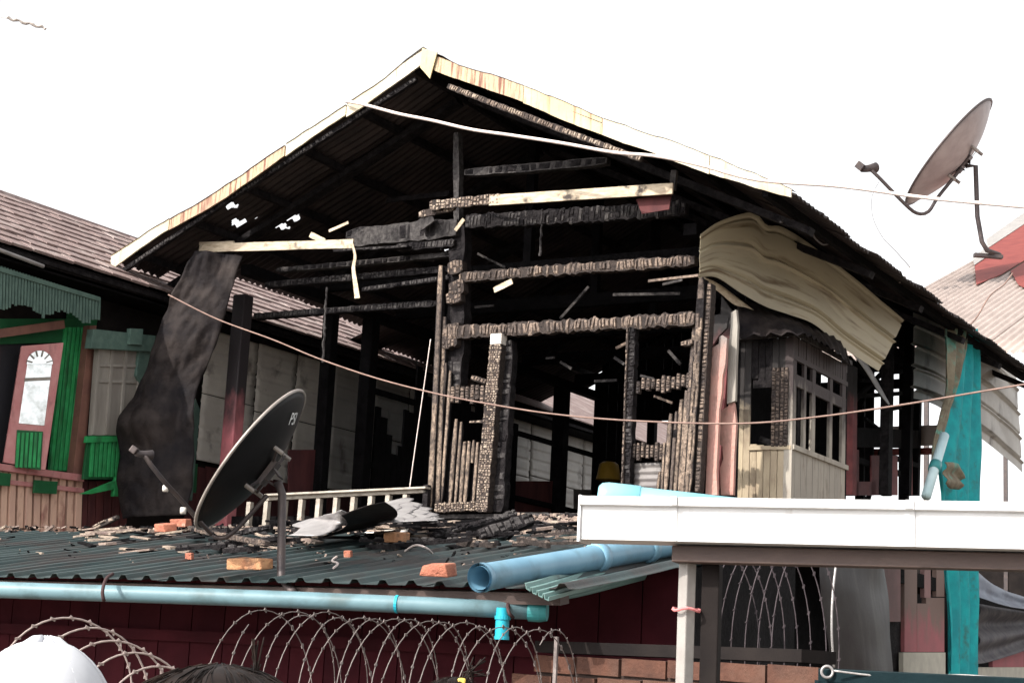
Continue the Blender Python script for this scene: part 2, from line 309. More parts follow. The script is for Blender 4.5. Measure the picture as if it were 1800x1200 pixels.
def char_bar(name, a, b, w, d, parent, n=None, ash='ash', cell=0.05, rows=2, rough=0.12, h=0.009, cover=0.95, core=None, tall=False):
    """burnt timber: an eroded core with the checked blocks of char standing proud of it"""
    n = n or -hv; core = core or ('ashcore' if ash in ('ash', 'ashf') else 'char')
    L = b - a; ln = L.length; L.normalize(); S = L.cross(n).normalized(); N = S.cross(L).normalized()
    cell *= .8; k = max(3, int(ln / cell)); m = MB(); secs = []; rough = rough * 1.5
    bow = rnd(-1, 1) * 0.004 * ln; sd = rnd(0, 100)
    for i in range(k + 1):
        t = (i + (rnd(-.36, .36) if 0 < i < k else 0)) / k
        ws = w * (1 + rnd(-rough, rough * 0.6)); ds = d * (1 + rnd(-rough, 0) * 0.5)
        c = a.lerp(b, t) + S * (bow * math.sin(3.14 * t) + 0.02 * w * noise.noise(Vector((t * 6, sd, 0))))
        if i in (0, k): ws *= 0.75
        secs.append((c, ws, ds))
    vs = []
    for c, ws, ds in secs:
        vs += [c - S * ws / 2 - N * ds / 2, c + S * ws / 2 - N * ds / 2, c + S * ws / 2 + N * ds / 2, c - S * ws / 2 + N * ds / 2]
    fs = [(0, 1, 2, 3), (4 * k + 3, 4 * k + 2, 4 * k + 1, 4 * k)]
    for i in range(k):
        for j in range(4):
            j2 = (j + 1) % 4; fs.append((4 * i + j, 4 * i + 4 + j, 4 * i + 4 + j2, 4 * i + j2))
    m.add(vs, fs, 0)
    for i in range(k):
        c0, w0, d0 = secs[i]; c1, w1, d1 = secs[i + 1]
        cut = [0.0]; rr0 = rows if random.random() < .55 else max(1, rows - 1)
        for r in range(1, rr0): cut.append((r + rnd(-.32, .32)) / rr0)
        cut.append(1.0)
        for r in range(rr0):
            if random.random() > (cover if ash != 'ashv' else .98): continue
            ge = (cut[r + 1] - cut[r]) * rnd(.03, .10); e0 = cut[r] + ge - 0.5 + rnd(-.02, .02); e1 = cut[r + 1] - ge - 0.5 + rnd(-.02, .02)
            g = rnd(0.04, 0.13) if ash != 'ashv' else rnd(-.02, .025); sk = rnd(-0.18, 0.18) if ash != 'ashv' else 0; g = g if ash != 'ashv' else -.12; t0, t1 = g + sk * 0.5, 1 - g + sk * 0.5
            def q(t, e, z):
                c = c0.lerp(c1, t); ww = w0 + (w1 - w0) * t; dd = d0 + (d1 - d0) * t
                return c + S * (e * ww * 1.04) + N * (dd / 2 + z) + L * (sl_ * e)
            sl_ = rnd(-.25, .25) * w / rows
            if tall: k_ = rnd(.85, 1.22); e0 *= k_; e1 *= rnd(.85, 1.22)
            hh = h * (rnd(0.3, 1.6) if ash != 'ashv' else rnd(.85, 1.15)); it, ie = (t1 - t0) * (0.16 if ash != 'ashv' else .02), (e1 - e0) * 0.2
            m.hexa([q(t0, e0, -.004), q(t1, e0, -.004), q(t1, e1, -.004), q(t0, e1, -.004),
                    q(t0 + it, e0 + ie, hh), q(t1 - it, e0 + ie, hh), q(t1 - it, e1 - ie, hh), q(t0 + it, e1 - ie, hh)], 2 if noise.noise(Vector((i * .11, r * 1.3, sd))) + rnd(-.25, .25) > .16 else 1)
    return m.build(name, [core, ash, {'ash': 'ashd', 'ashv': 'ashd', 'ashf': 'ash', 'ashg': 'char'}[ash]], parent)

# ---------------------------------------------------------------- ground
g = MB(); g.grid(lambda s, t: Vector((-400 + 800 * s, -200 + 900 * t, 0.0)), 20, 20)
tag(g.build('ground', 'ground'), 'bare dusty ground of the yard', kind='structure')

# ================================================================ the burnt house
house = thing('burnt_house', hf(-0.6, 4, 0), 'burnt-out timber house with a sooty gable roof and charred frame', 'house')
RU, RZ, EZ, HW = -0.6, 7.93, 6.02, 4.09              # ridge, ridge height, eave height, half width
V0, V1 = -0.9, 9.3
def roofz(a): return RZ - (RZ - EZ) * abs(a - RU) / HW
def rp(side, s, b, up=0.0):                          # point of the roof: s from ridge (0) to eave (1)
    a = RU + side * HW * s
    sag = 0.05 * noise.noise(Vector((a * 0.9, b * 0.7, side * 3))) - (0.05 * math.sin(3.14 * s) if side < 0 else 0)
    return hf(a, b, roofz(a) + sag + up)
def roof_hit(x, y):
    n = (hu * -(RZ - EZ) / HW + Z).normalized()        # left slope
    p = hit(x, y, hf(RU, 0, RZ), n) - OX
    return p.dot(hu), p.dot(hv)
holes = []
for x, y, ra, rb in ((410, 355, .05, .085), (424, 388, .065, .12), (384, 404, .028, .07), (497, 388, .07, .15), (478, 404, .05, .17), (760, 447, .035, .13), (724, 466, .035, .15)):
    a, b = roof_hit(x, y); holes.append((a, b, ra, rb))
HB = {j for a, b, ra, rb in holes for j in (int((b - V0 - rb - .05) / ((V1 - V0) / 13)), int((b - V0 + rb + .05) / ((V1 - V0) / 13)))}
for side in (-1, 1):
    k = 13; wv = (V1 - V0) / k
    for i in range(k):
        b0 = V0 + i * wv - 0.03; b1 = V0 + (i + 1) * wv + 0.03; ext = rnd(-0.04, 0.05) - (0 if side > 0 or i > 5 else (0, .22, .40, .42, .42, .36)[i]); lift = (i % 2) * 0.012
        nt = 320 if side < 0 and i in HB else 18
        def fn(s, t, b0=b0, b1=b1, ext=ext, lift=lift, side=side):
            b = b0 + (b1 - b0) * s; e = t * (1 + ext / HW) + 0.004
            p = rp(side, e, b, lift + 0.02 + 0.016 * math.sin(6.28318 * b / 0.115))
            if t > 0.97: p += Z * rnd(-0.012, 0.004)
            return p
        def skip(s, t, b0=b0, b1=b1, side=side):
            if side > 0: return False
            a = RU - HW * t; b = b0 + (b1 - b0) * s
            for ha, hb, ra, rb in holes:
                q = ((a - ha) / ra) ** 2 + ((b - hb) / rb) ** 2
                if q < 1 + 0.7 * noise.noise(Vector((a * 9, b * 7, 2))): return True
            return False
        m = MB(); m.grid(fn, 44 if nt < 50 else 130, nt, skip); m.build('roof_sheet', 'roofmetal', house, True, 0.003)
# ridge cap
m = MB(); m.grid(lambda s, t: hf(RU + (t - .5) * 0.5, V0 - .05 + (V1 - V0) * s, RZ + 0.075 - abs(t - .5) * 0.24), 30, 4)
m.build('ridge_cap', 'roofmetal', house, False, 0.004)
# rafters and purlins
for b in (-0.05, 1.8, 3.6, 5.4, 7.2, 9.1):
    for side in (-1, 1):
        m = MB(); m.bar(rp(side, 0.02, b, -0.17), rp(side, 0.97 if side > 0 or b < .5 else .80, b, -0.17), 0.07, 0.14, hv); m.build('rafter', 'char', house)
for side in (-1, 1):
    for s in (0.03, 0.2, 0.38, 0.56, 0.74, 0.93):
        vend = .3 if side < 0 and s > .9 else V1 - .05
        m = MB(); P = [rp(side, s, V0 + 0.05 + (vend - V0 - .05) * i / 8, -0.055) for i in range(9)]
        for p, q in zip(P, P[1:]): m.bar(p, q, 0.06, 0.08, Z)
        m.build('purlin', 'chard' if side > 0 else 'char', house)
# barge boards, painted and rusted, in lengths
def barge(side, s0, s1, mat, h0=0.17, h1=0.17, drop=0.0):
    m = MB(); k = 14; vs = []; ph = rnd(0, 9)
    for i in range(k + 1):
        s = s0 + (s1 - s0) * i / k; p = rp(side, s, V0 - 0.035); hh = h0 + (h1 - h0) * i / k
        j = 0.02 * noise.noise(Vector((s * 11, ph, 0))) + .01 * noise.noise(Vector((s * 40, ph, 3)))
        o = -hv * (0.02 * noise.noise(Vector((s * 5, ph, 4))))
        vs += [p + Z * (0.07 + j) + o, p - Z * (hh - 0.07 + j * .6 + drop) + o]
    for i in range(k):
        a, b, c, d = vs[2 * i], vs[2 * i + 1], vs[2 * i + 3], vs[2 * i + 2]
        m.hexa([a, b, c, d, a + hv * .02, b + hv * .02, c + hv * .02, d + hv * .02])
    # the cap folded back over the sheets
    for i in range(k):
        a, d = vs[2 * i] + Z * .004, vs[2 * i + 2] + Z * .004
        m.add([a - hv * .012, d - hv * .012, d + hv * .16, a + hv * .16], [(0, 1, 2, 3)])
    return m.build('barge_board', mat, house)
barge(-1, 0.00, 0.23, 'bargew', .17, .14); barge(-1, 0.232, 0.42, 'bargew', .12, .13); barge(-1, 0.422, 0.80, 'barger', .13, .14); barge(-1, 0.802, 1.005, 'bargew', .13, .15)
barge(1, 0.035, 0.30, 'barger', .16, .17); barge(1, 0.302, 0.52, 'barge', .18, .18); barge(1, 0.522, 0.80, 'bargew', .18, .18); barge(1, 0.802, 1.0, 'bargew', .17, .10)
tag(house.children[-1], 'bent whitish end of the barge board at the right eave')
m = MB(); p = rp(1, 0.0, V0 - 0.06)
m.slab([p + Z * .09, p + hu * .19 + Z * .02, p + hu * .12 - Z * .26, p - hu * .01 - Z * .12], -hv, 0.012)
m.build('apex_flashing', 'barge', house)
# scorched timber line behind the right barge board
char_bar('barge_batten', rp(1, 0.07, V0 + .04, -0.19), rp(1, 0.62, V0 + .04, -0.2), 0.06, 0.05, house, rows=1, cell=0.035, ash='ashf', cover=0.8)
char_bar('barge_batten', rp(-1, 0.03, V0 + .05, -0.16), rp(-1, 0.97, V0 + .05, -0.15), 0.05, 0.05, house, rows=1, ash='ashg')

# floor, plates, left wall frame, back wall
m = MB(); m.box(hf(-0.65, 4.6, 3.12), hu * 2.85, hv * 4.6, Z * 0.09); m.build('floor_deck', 'chard', house)
FZ, PZ = 3.21, 6.0
def vpost(a, b, z0, z1, w, mat='chard', name='post'):
    m = MB(); m.box(hf(a, b, (z0 + z1) / 2), hu * w / 2, hv * w / 2, Z * (z1 - z0) / 2); return m.build(name, mat, house, bevel=0.012)
for a in (UL, UR - 0.12):
    m = MB(); m.bar(hf(a, 0, PZ + .06), hf(a, 9.2, PZ + .06), 0.14, 0.12, Z); m.build('wall_plate', 'chard', house)
for b in (1.5, 3.2, 4.9, 6.6, 8.3):
    m = MB(); m.bar(hf(UL, b, PZ + .2), hf(UR, b, PZ + .2), 0.16, 0.09, hv); m.build('tie_beam', 'chard', house)
    m = MB(); m.bar(hf(RU, b, PZ + .2), hf(RU, b, RZ - .2), 0.1, 0.1, hv); m.build('king_post', 'chard', house)
lp = lw(432, 640)
vpost(UL, 0.0, 0.2, 5.75, 0.17, 'pinkpost')
tag(house.children[-1], 'pink veranda post burnt black towards the top')
for x, w in ((568, .15), (640, .17), (985, .20), (1065, .16), (890, .15), (1105, .12)):
    q = lw(x, 760) - OX; vpost(UL, q.dot(hv), FZ, PZ, w)
# blackened partition boards on the left side
def vb(x): return (lw(x, 760) - OX).dot(hv)
b = vb(655)
while b < vb(905):
    wd = rnd(.11, .16); top = 5.35 + rnd(-.25, .3) if b > vb(720) else 4.55 + rnd(-.3, .5)
    m = MB(); m.box(hf(UL + .02, b + wd / 2, (FZ + top) / 2), hu * .015, hv * (wd / 2 - .006), Z * (top - FZ) / 2); m.build('partition_board', 'chard', house); b += wd
for x0, x1, y0, y1, mt in ((905, 985, 845, 900, 'darkredb'), (1010, 1060, 860, 905, 'greysheetd'), (508, 566, 790, 872, 'darkredb')):
    q = [lw(x0, y1, -.04), lw(x1, y1, -.04), lw(x1, y0, -.04), lw(x0, y0, -.04)]
    m = MB(); m.slab(q, -hu, .02); m.build('wall_panel', mt, house)
for z in (4.15, 5.1):
    m = MB(); m.bar(hf(UL, 2.6, z), hf(UL, 9.1, z), .07, .06, hu); m.build('wall_rail', 'chard', house)
# back wall: skeleton with a few boards left
BV = 9.15
for a in (-3.5, -2.55, -1.6, -.75, 0.1, .85, 1.5, 2.15): vpost(a, BV, FZ, roofz(a) - .15, 0.13)
for z, w in ((3.4, .2), (4.25, .12), (5.0, .10), (5.75, .14), (6.05, .14)):
    m = MB(); m.bar(hf(-3.5, BV, z), hf(2.2 if z in (4.25, 6.05) else -.2, BV, z + .04), w, .06, hv); m.build('wall_rail', 'chard', house)
wh = fa(1140, 765, BV) - OX; wa, wz = wh.dot(hu), wh.z
a = -3.45
while a < 2.1:
    wd = rnd(.12, .2)
    if a < -0.2:
        if abs(a + wd / 2 - wa) < .36:
            segs = ((FZ, wz - .24 + rnd(-.05, .05)), (wz + .22, roofz(a) + .04))
        else: segs = ((FZ, roofz(a) + .04),)
    else:
        segs = ((FZ + rnd(0, .25), FZ + rnd(.3, .95)),) if random.random() < .6 else ()
        
    for z0, z1 in segs:
        m = MB(); m.box(hf(a + wd / 2, BV - .05, (z0 + z1) / 2), hu * (wd / 2 - .005), hv * .012, Z * (z1 - z0) / 2); m.build('back_board', 'chard', house)
    a += wd
for i in range(3):
    a = rnd(-.2, 2.0); z = rnd(3.6, 5.6); m = MB()
    m.bar(hf(a, BV - .12, z), hf(a + rnd(-.7, .7), BV - .12, z + rnd(.2, .9)), .07, .04, hv); m.build('fallen_board', 'chard', house)
m = MB(); p, q = hf(-.6, BV + .4, 5.22), hf(2.4, BV + .4, 5.22); m.slab([p, q, q + Z * .3, p + Z * .3], hv, .02); m.build('rear_eave', 'roofcream', house)
m = MB(); p, q = hf(-.6, BV + .35, 5.08), hf(2.4, BV + .35, 5.08); m.slab([p, q, q + Z * .1, p + Z * .1], hv, .02); m.build('rear_eave', 'roofred', house)

# ---- the front wall: posts, beams, slats
def fbar(name, x0, y0, x1, y1, px, o=0.0, d=0.10, ash='ash', **k):
    a, b = fa(x0, y0, o), fa(x1, y1, o); w = px * ((a + b) / 2 - EYE).length / FPX
    return char_bar(name, a, b, w, d, house, ash=ash, **k)
fbar('beam', 782, 586, 1224, 561, 23, -.02, cell=.05, rows=1, rough=.2, h=.014, tall=True, cover=.86)
tag(house.children[-1], 'charred door lintel checked into pale blocks')
fbar('beam', 812, 489, 1224, 459, 19, 0, cell=.048, rows=1, rough=.22, h=.014, tall=True, cover=.86)
fbar('beam', 822, 391, 1208, 367, 27, 0.0, cell=.05, rows=2, ash='ashg', tall=True)
fbar('beam', 612, 420, 806, 401, 34, .0, cell=.10, rows=2, ash='ashg', h=.004, core='ashg')
fbar('beam', 700, 437, 802, 428, 14, .02, cell=.05, rows=1, ash='ashg')
fbar('beam', 820, 305, 1070, 284, 15, .1, cell=.16, rows=1, ash='ashg', h=.004, core='ashg')
fbar('beam', 840, 352, 1000, 342, 10, .1, cell=.1, rows=1, ash='ashg')
fbar('beam', 450, 557, 772, 534, 11, .35, cell=.05, rows=1, ash='ashg')
fbar('beam', 470, 502, 790, 474, 12, .25, cell=.05, rows=2, ash='ashg')
fbar('beam', 490, 476, 795, 448, 9, .15, cell=.12, rows=1, ash='ashg', core='ashg')
fbar('beam', 590, 442, 720, 434, 5, -.1, cell=.12, rows=1, ash='ashg')
fbar('beam', 640, 510, 795, 488, 8, .15, cell=.05, rows=1, ash='ashg')
fbar('king_post', 805, 235, 806, 398, 12, .05, cell=.12, rows=1, ash='ashg', core='ashg', h=.003)
fbar('post', 810, 400, 803, 690, 34, .1, d=.16, cell=.12, rows=2, ash='ashg', core='char', cover=.7, h=.005)
fbar('post', 777, 470, 757, 897, 12, -.06, d=.06, cell=.2, rows=1, ash='ashv', rough=.05)
fbar('post', 783, 560, 771, 897, 12, -.02, d=.06, cell=.18, rows=1, ash='ashv', cover=.7, rough=.05)
for x, y in ((803, 470), (800, 523), (797, 580), (805, 505), (793, 600)):
    fbar('charred_block', x - 12, y + 4, x + 14, y - 2, 24, -.02, cell=.04, rows=3, cover=.75)
fbar('door_jamb', 876, 606, 851, 900, 24, -.05, d=.12, cell=.03, rows=5, ash='ashf', rough=.05, h=.006, cover=.85)
m = MB(); a, b = fa(877, 588, -.05), fa(876, 606, -.05); m.bar(a, b, .13, .12, hv); m.build('jamb_top', 'zincl', house)
fbar('door_post', 897, 600, 879, 900, 22, .06, d=.12, cell=.08, rows=2, ash='ashg', cover=.5)
fbar('post', 1113, 572, 1102, 866, 17, 0, d=.10, cell=.05, rows=2, ash='ashg')
fbar('post_edge', 1104, 576, 1094, 866, 4, -.06, d=.03, cell=.08, rows=1, ash='ash')
# corner posts
fbar('corner_post', 1237, 492, 1213, 866, 14, -.02, d=.12, cell=.13, rows=2, rough=.06, ash='ashv')
fbar('corner_post', 1251, 500, 1229, 866, 10, .02, d=.12, cell=.05, rows=1, rough=.12)
fbar('corner_slat', 1224, 560, 1200, 866, 10, .02, d=.05, cell=.15, rows=1, rough=.06, ash='ashv')
# slats left of the door
bot = 886
for i, (x, yt) in enumerate(((776, 655), (784, 640), (793, 655), (803, 740), (812, 745), (818, 780), (826, 778), (834, 775), (841, 780), (848, 784))):
    yb = bot if i != 7 else 812
    dx = -(bot - yt) * 0.075
    fbar('wall_slat', x, yt, x + dx * (yb - yt) / (bot - yt), yb, rnd(7.5, 9.5), rnd(-.03, 0), d=.035, cell=.16, rows=1, rough=.06, h=.008, ash='ashv')
fbar('sill', 768, 893, 862, 888, 17, -.05, d=.10, cell=.028, rows=4, ash='ashf', cover=.85)
for k in range(8):
    x = 798 + k * 8.6; fbar('charred_block', x, 676 + rnd(-4, 4), x - 1.5, 708 + rnd(-6, 6), 8.5, -.02, d=.05, cell=.035, rows=1)
fbar('charred_block', 832, 664, 858, 672, 9, 0, cell=.04, rows=1); fbar('charred_block', 826, 742, 858, 740, 5, 0, d=.03, cell=.05, rows=1, ash='ashf')
# inner panel behind the slats
m = MB(); m.slab([fa(768, 888, .05), fa(855, 885, .05), fa(862, 800, .05), fa(776, 770, .05)], hv, .02); m.build('back_panel', 'char', house)
# slats right of the doorway
for k, (x, yt) in enumerate(((1180, 730), (1190, 726), (1199, 705), (1208, 690), (1217, 640), (1226, 590))):
    fbar('wall_slat', x, yt, x - (868 - yt) * .07, 868, rnd(8, 10), rnd(-.02, .02), d=.035, cell=.15, rows=1, rough=.06, ash='ashv')
for k, (x, yt, yb) in enumerate(((1172, 780, 866), (1164, 830, 866), (1182, 800, 866))):
    fbar('wall_slat', x - 3, yt, x - 8, yb, 7, .02, d=.03, cell=.14, rows=1, ash='ashv')
for k in range(11):
    x = 1124 + k * 8.8; fbar('charred_block', x, 668 - k * .9 + rnd(-5, 3), x - 1.5, 690 + rnd(-6, 6) - k * .9, 8.2, 0, d=.05, cell=.035, rows=1)
for k in range(7):
    x = 1116 + k * 8; fbar('charred_block', x, 780 + rnd(-3, 4), x - 1, 806 + rnd(-4, 5), 7, .02, d=.05, cell=.035, rows=1)
fbar('charred_block', 1200, 606, 1222, 602, 10, 0, cell=.04, rows=2)
sheet('wall_panel', [fa(1114, 814, .08), fa(1164, 812, .08)], [fa(1112, 862, .08), fa(1160, 862, .08)], 'greysheetd', house, 8, 24, lambda s, t: sine(t, .25, .008), -hv)
# bleached planks hanging on the gable
def plank(name, x0, y0, x1, y1, px, o, mat, d=.025):
    a, b = fa(x0, y0, o), fa(x1, y1, o); w = px * ((a + b) / 2 - EYE).length / FPX
    m = MB(); k = 10; L = b - a; S = L.cross(-hv).normalized()
    for i in range(k):
        p, q = a.lerp(b, i / k), a.lerp(b, (i + 1) / k)
        j0, j1 = [w * (.5 + .06 * noise.noise(Vector((t * 5 / k, o * 9, x0)))) for t in (i, i + 1)]
        m.hexa([p - S * j0, q - S * j1, q + S * j1, p + S * j0, p - S * j0 + hv * d, q - S * j1 + hv * d, q + S * j1 + hv * d, p + S * j0 + hv * d])
    return m.build(name, mat, house)
plank('hanging_plank', 860, 352, 1182, 331, 19, -.55, 'plankw'); tag(house.children[-1], 'long bleached plank hanging across the gable')
fbar('hanging_plank', 756, 362, 882, 349, 18, -.53, d=.03, cell=.045, rows=3, ash='ashf')
fbar('hanging_plank', 737, 378, 800, 364, 13, -.48, d=.03, cell=.045, rows=2, ash='ashf')
plank('hanging_plank', 350, 436, 620, 428, 15, -.5, 'plankw'); tag(house.children[-1], 'short bleached fascia plank on the left side of the gable')
plank('splinter', 350, 428, 410, 426, 5, -.45, 'plankw'); plank('splinter', 545, 412, 570, 424, 10, -.4, 'plankw', .01)
plank('splinter', 578, 406, 612, 391, 5, -.6, 'plankw', .01); plank('splinter', 868, 510, 900, 494, 10, -.25, 'plankw', .012)
plank('splinter', 735, 398, 760, 380, 20, -.15, 'ashg', .02); plank('splinter', 800, 405, 815, 385, 7, -.2, 'plankw', .012)
m = MB(); m.slab([fa(1118, 350, -.45), fa(1180, 341, -.45), fa(1176, 368, -.45), fa(1128, 376, -.45)], hv, .012); m.build('torn_board', 'darkredb', house)
m = MB(); m.bar(fa(1186, 300, -.5), fa(1182, 335, -.5), .06, .05, hv); m.build('hanger', 'ashg', house)
P = resample([fa(619, 428, -.52), fa(624, 450, -.5), fa(621, 470, -.5), (fa(624, 495, -.5)), fa(628, 524, -.5)], 14)
m = MB(); S = hu
for p, q, t in zip(P, P[1:], range(14)):
    w0, w1 = .012 + .0016 * t, .012 + .0016 * (t + 1)
    m.hexa([p - S * w0, p + S * w0, q + S * w1, q - S * w1, p - S * w0 + hv * .006, p + S * w0 + hv * .006, q + S * w1 + hv * .006, q - S * w1 + hv * .006])
m.build('hanging_strip', 'plankw', house)
# thin remains seen against the dark interior
for x0, y0, x1, y1, px, o, mt in ((985, 560, 1035, 504, 5, 1.2, 'ashg'), (1140, 494, 1228, 484, 4, -.2, 'ash'), (1165, 500, 1200, 492, 4, -.1, 'ashg'), (1078, 518, 1195, 516, 5, 1.0, 'ashg'),
        (835, 540, 868, 537, 4, .8, 'ashg'), (840, 446, 888, 470, 4, .5, 'ashg'), (960, 630, 975, 628, 4, 1.5, 'ashg'), (985, 636, 1005, 648, 5, 1.5, 'ashg'), (1045, 670, 1085, 668, 5, 1.5, 'ashg'),
        (1083, 612, 1104, 602, 5, .3, 'ash'), (1080, 628, 1098, 640, 5, .3, 'ashg'), (1126, 660, 1150, 666, 4, .4, 'ashg'), (1150, 696, 1182, 708, 4, .4, 'ash'), (1175, 616, 1196, 640, 5, .5, 'ashg'),
        (680, 352, 790, 340, 10, .8, 'char'), (540, 262, 620, 300, 12, 0.0, 'char')):
    a, b = fa(x0, y0, o), fa(x1, y1, o); m = MB(); m.bar(a, b, px * 18 / FPX, .02, hv); m.build('charred_stick', mt, house)
for x, ya, yb in ((953, 372, 452), (574, 505, 640)):
    m = MB(); P = [fa(x - (y - ya) * .05 + rnd(-1, 1), y, -.1) for y in range(ya, yb, 6)]
    m.tube(P, lambda t: .010 + .008 * rnd(0, 1), 6); m.build('hanging_rod', 'ashg', house)
# veranda rail
def frail(x0, y0, x1, y1, px, mat='plankw', o=-.15, d=.06):
    a, b = fa(x0, y0, o), fa(x1, y1, o); m = MB(); m.bar(a, b, px * ((a + b) / 2 - EYE).length / FPX, d, hv); return m
rail = frail(470, 876, 752, 862, 7).build('veranda_rail', 'railpaint', house)
frail(470, 870, 752, 857, 3.2, o=-.19, d=.10).build('rail_cap', 'railpaint', rail)
for k in range(10):
    x = 440 + k * 30.5; y = 880 - k * 1.5
    frail(x, y + 2, x - 4, y + 46, 8.5).build('baluster', 'railpaint', house)
frail(751, 852, 748, 905, 10, 'char').build('rail_post', 'char', house)
m = MB(); m.slab([fa(760, 904, -.02), fa(1120, 900, -.02), fa(1120, 906, -.02), fa(760, 911, -.02)], hv, .12); m.build('floor_edge', 'ashg', house)
frail(851, 848, 846, 900, 9, o=.2).build('stub', 'zincl', house)
tag(house.children[-1], 'pale stub of a door post')
# soil and boards of the ground storey front, behind the lean-to
m = MB(); m.slab([hf(UL, .05, 0), hf(UR, .05, 0), hf(UR, .05, 3.0), hf(UL, .05, 3.0)], hv, .1); m.build('lower_wall', 'chard', house)

# ---- the right side: sheets, bay window, posts
def tsd(x, y, ang, o=0.0):
    d = hv * math.cos(R(ang)) + hu * math.sin(R(ang)); n = d.cross(Z); n = n if n.dot(hu) > 0 else -n
    return hit(x, y, hf(UR + .06, 0, 0) + n * o, n), n
def ts(pts, ang, o=0.0): return [tsd(x, y, ang, o)[0] for x, y in pts]
n9 = tsd(0, 0, 9)[1]
def tri(t, c, w, h): return h * max(0.0, 1 - abs(t - c) / w)
def rib(t, c, w, h): return h * math.exp(-((t - c) / w) ** 2)
top = ts([(1229, 412), (1262, 389), (1320, 374), (1345, 396), (1372, 400), (1425, 432), (1500, 488), (1591, 562)], 9)
btm = ts([(1225, 489), (1256, 488), (1300, 516), (1345, 540), (1385, 553), (1430, 570), (1478, 608), (1546, 652)], 9)
sheet('wall_sheet', top, btm, 'tan', house, 60, 90, lambda s, t: (tri(t, .38, .035, -.07) + tri(t, .44, .03, .05) + tri(t, .80, .03, -.06) + tri(t, .86, .025, .04) + tri(t, .07, .03, -.05)) * min(.75, .12 + s * 1.6) + .02 * math.sin(3 * s + 1) + .05 * abs(noise.noise(Vector((s * 3.5, t * 2, 1)))) * (1.3 - s), n9, .0025, smooth=False)
tag(house.children[-1], 'large buckled tan metal sheet hanging from the right eave')
top = ts([(1605, 549), (1660, 575), (1720, 602), (1755, 628), (1786, 660)], 2.5, .15)
btm = ts([(1606, 700), (1650, 715), (1700, 752), (1750, 790), (1797, 830)], 2.5, .15)
sheet('wall_sheet', top, btm, 'greysheet', house, 40, 110, lambda s, t: tri(t % .25, .115, .02, -.05) + tri(t % .25, .15, .02, .04) + .04 * abs(noise.noise(Vector((s * 4, t * 3, 7)))), n9, .0025, smooth=False)
tag(house.children[-1], 'grey ribbed metal sheet hanging by the teal cloth')
# narrow strip under the first sheet, dark soffit
sheet('soffit_strip', ts([(1236, 487), (1262, 498), (1300, 526), (1325, 545)], 9, -.1), ts([(1240, 500), (1262, 512), (1290, 535), (1310, 540)], 9, -.1), 'plankw', house, 16, 3, None, n9)
# pink corner boards
def sslab(q, o, t, mat, name, parent=house):
    m = MB(); m.slab([si(x, y, o) for x, y in q], -hu, t); return m.build(name, mat, parent)
def fslab(q, o, t, mat, name, parent=house):
    m = MB(); m.slab([fa(x, y, o) for x, y in q], hv, t); return m.build(name, mat, parent)
def fpoly(q, o, t, mat, name, parent=house):
    P = [fa(1200 + x / 3.75, 560 + y / 3.75, o) for x, y in q]; k = len(P); m = MB()
    m.add(P + [p + hv * t for p in P], [tuple(range(k)), tuple(range(2 * k - 1, k - 1, -1))] + [(i, k + i, k + (i + 1) % k, (i + 1) % k) for i in range(k)])
    return m.build(name, mat, parent)
fpoly([(150, 1160), (228, 1160), (222, 1010), (232, 800), (240, 600), (258, 480), (262, 380), (280, 300), (292, 130), (262, 108), (242, 118), (238, 165), (196, 190), (188, 300), (182, 420), (172, 600), (160, 900)], .12, .05, 'pinkburn', 'corner_board')
fpoly([(252, 1160), (332, 1160), (340, 900), (352, 700), (338, 560), (318, 520), (300, 575), (262, 600), (244, 620), (236, 820), (262, 840), (268, 920), (246, 985)], .30, .05, 'pinkburn', 'corner_board')
fpoly([(292, 560), (346, 540), (352, 300), (362, 40), (352, -60), (318, -40), (316, 60), (300, 200)], .26, .05, 'greywood', 'corner_stud')
fslab([(1254, 860), (1262, 860), (1286, 545), (1268, 520)], .9, .05, 'redpost', 'corner_stud')
fpoly([(200, -20), (240, -30), (300, -10), (290, 60), (240, 110), (196, 180)], .55, .04, 'redpost', 'corner_board')
# bay window
bay = MB(); BV0, BV1, BU = 1.03, 2.72, UR + .60
BZ0, BZ1 = 3.05, 5.12
bay.box(hf(UR + .3, (BV0 + BV1) / 2, BZ0 + .03), hu * .31, hv * (BV1 - BV0) / 2, Z * .05)
bay = bay.build('bay_window', 'baygrey', house); tag(bay, 'projecting bay window, scorched black above and cream below')
def bf(x, y): 
    p = fa(x, y, BV0) - OX; return p.dot(hu), p.z
def bpanel(a0, a1, z0, z1, mat, name, o=0., t=.022):
    m = MB(); m.slab([hf(a0, BV0 + o, z0), hf(a1, BV0 + o, z0), hf(a1, BV0 + o, z1), hf(a0, BV0 + o, z1)], hv, t); return m.build(name, mat, bay)
aL, aR = bf(1296, 700)[0], BU
k = 8; wz0, wz1 = bf(1340, 782)[1], bf(1340, 690)[1]
wa0, wa1 = bf(1323, 740)[0], bf(1357, 740)[0]
for i in range(k):                                      # planks of the front face, interrupted by the window
    a0 = aL + (aR - aL) * i / k + .003; a1 = aL + (aR - aL) * (i + 1) / k - .003; mid = (a0 + a1) / 2
    if wa0 - .02 < mid < wa1 + .02:
        bpanel(a0, a1, BZ0, wz0 + rnd(-.02, .02), 'baycream', 'plank', rnd(0, .006)); bpanel(a0, a1, wz1 + .12 + rnd(-.03, .03), BZ1, 'char', 'plank', rnd(0, .006))
    elif mid > wa1:
        bpanel(a0, a1, BZ0, wz0 + .02, 'baycream', 'plank', rnd(0, .006)); bpanel(a0, a1, wz1 + .25, BZ1, 'baycream', 'plank', rnd(0, .006))
    else: bpanel(a0, a1, BZ0, BZ1, 'baycream', 'plank', rnd(0, .006))
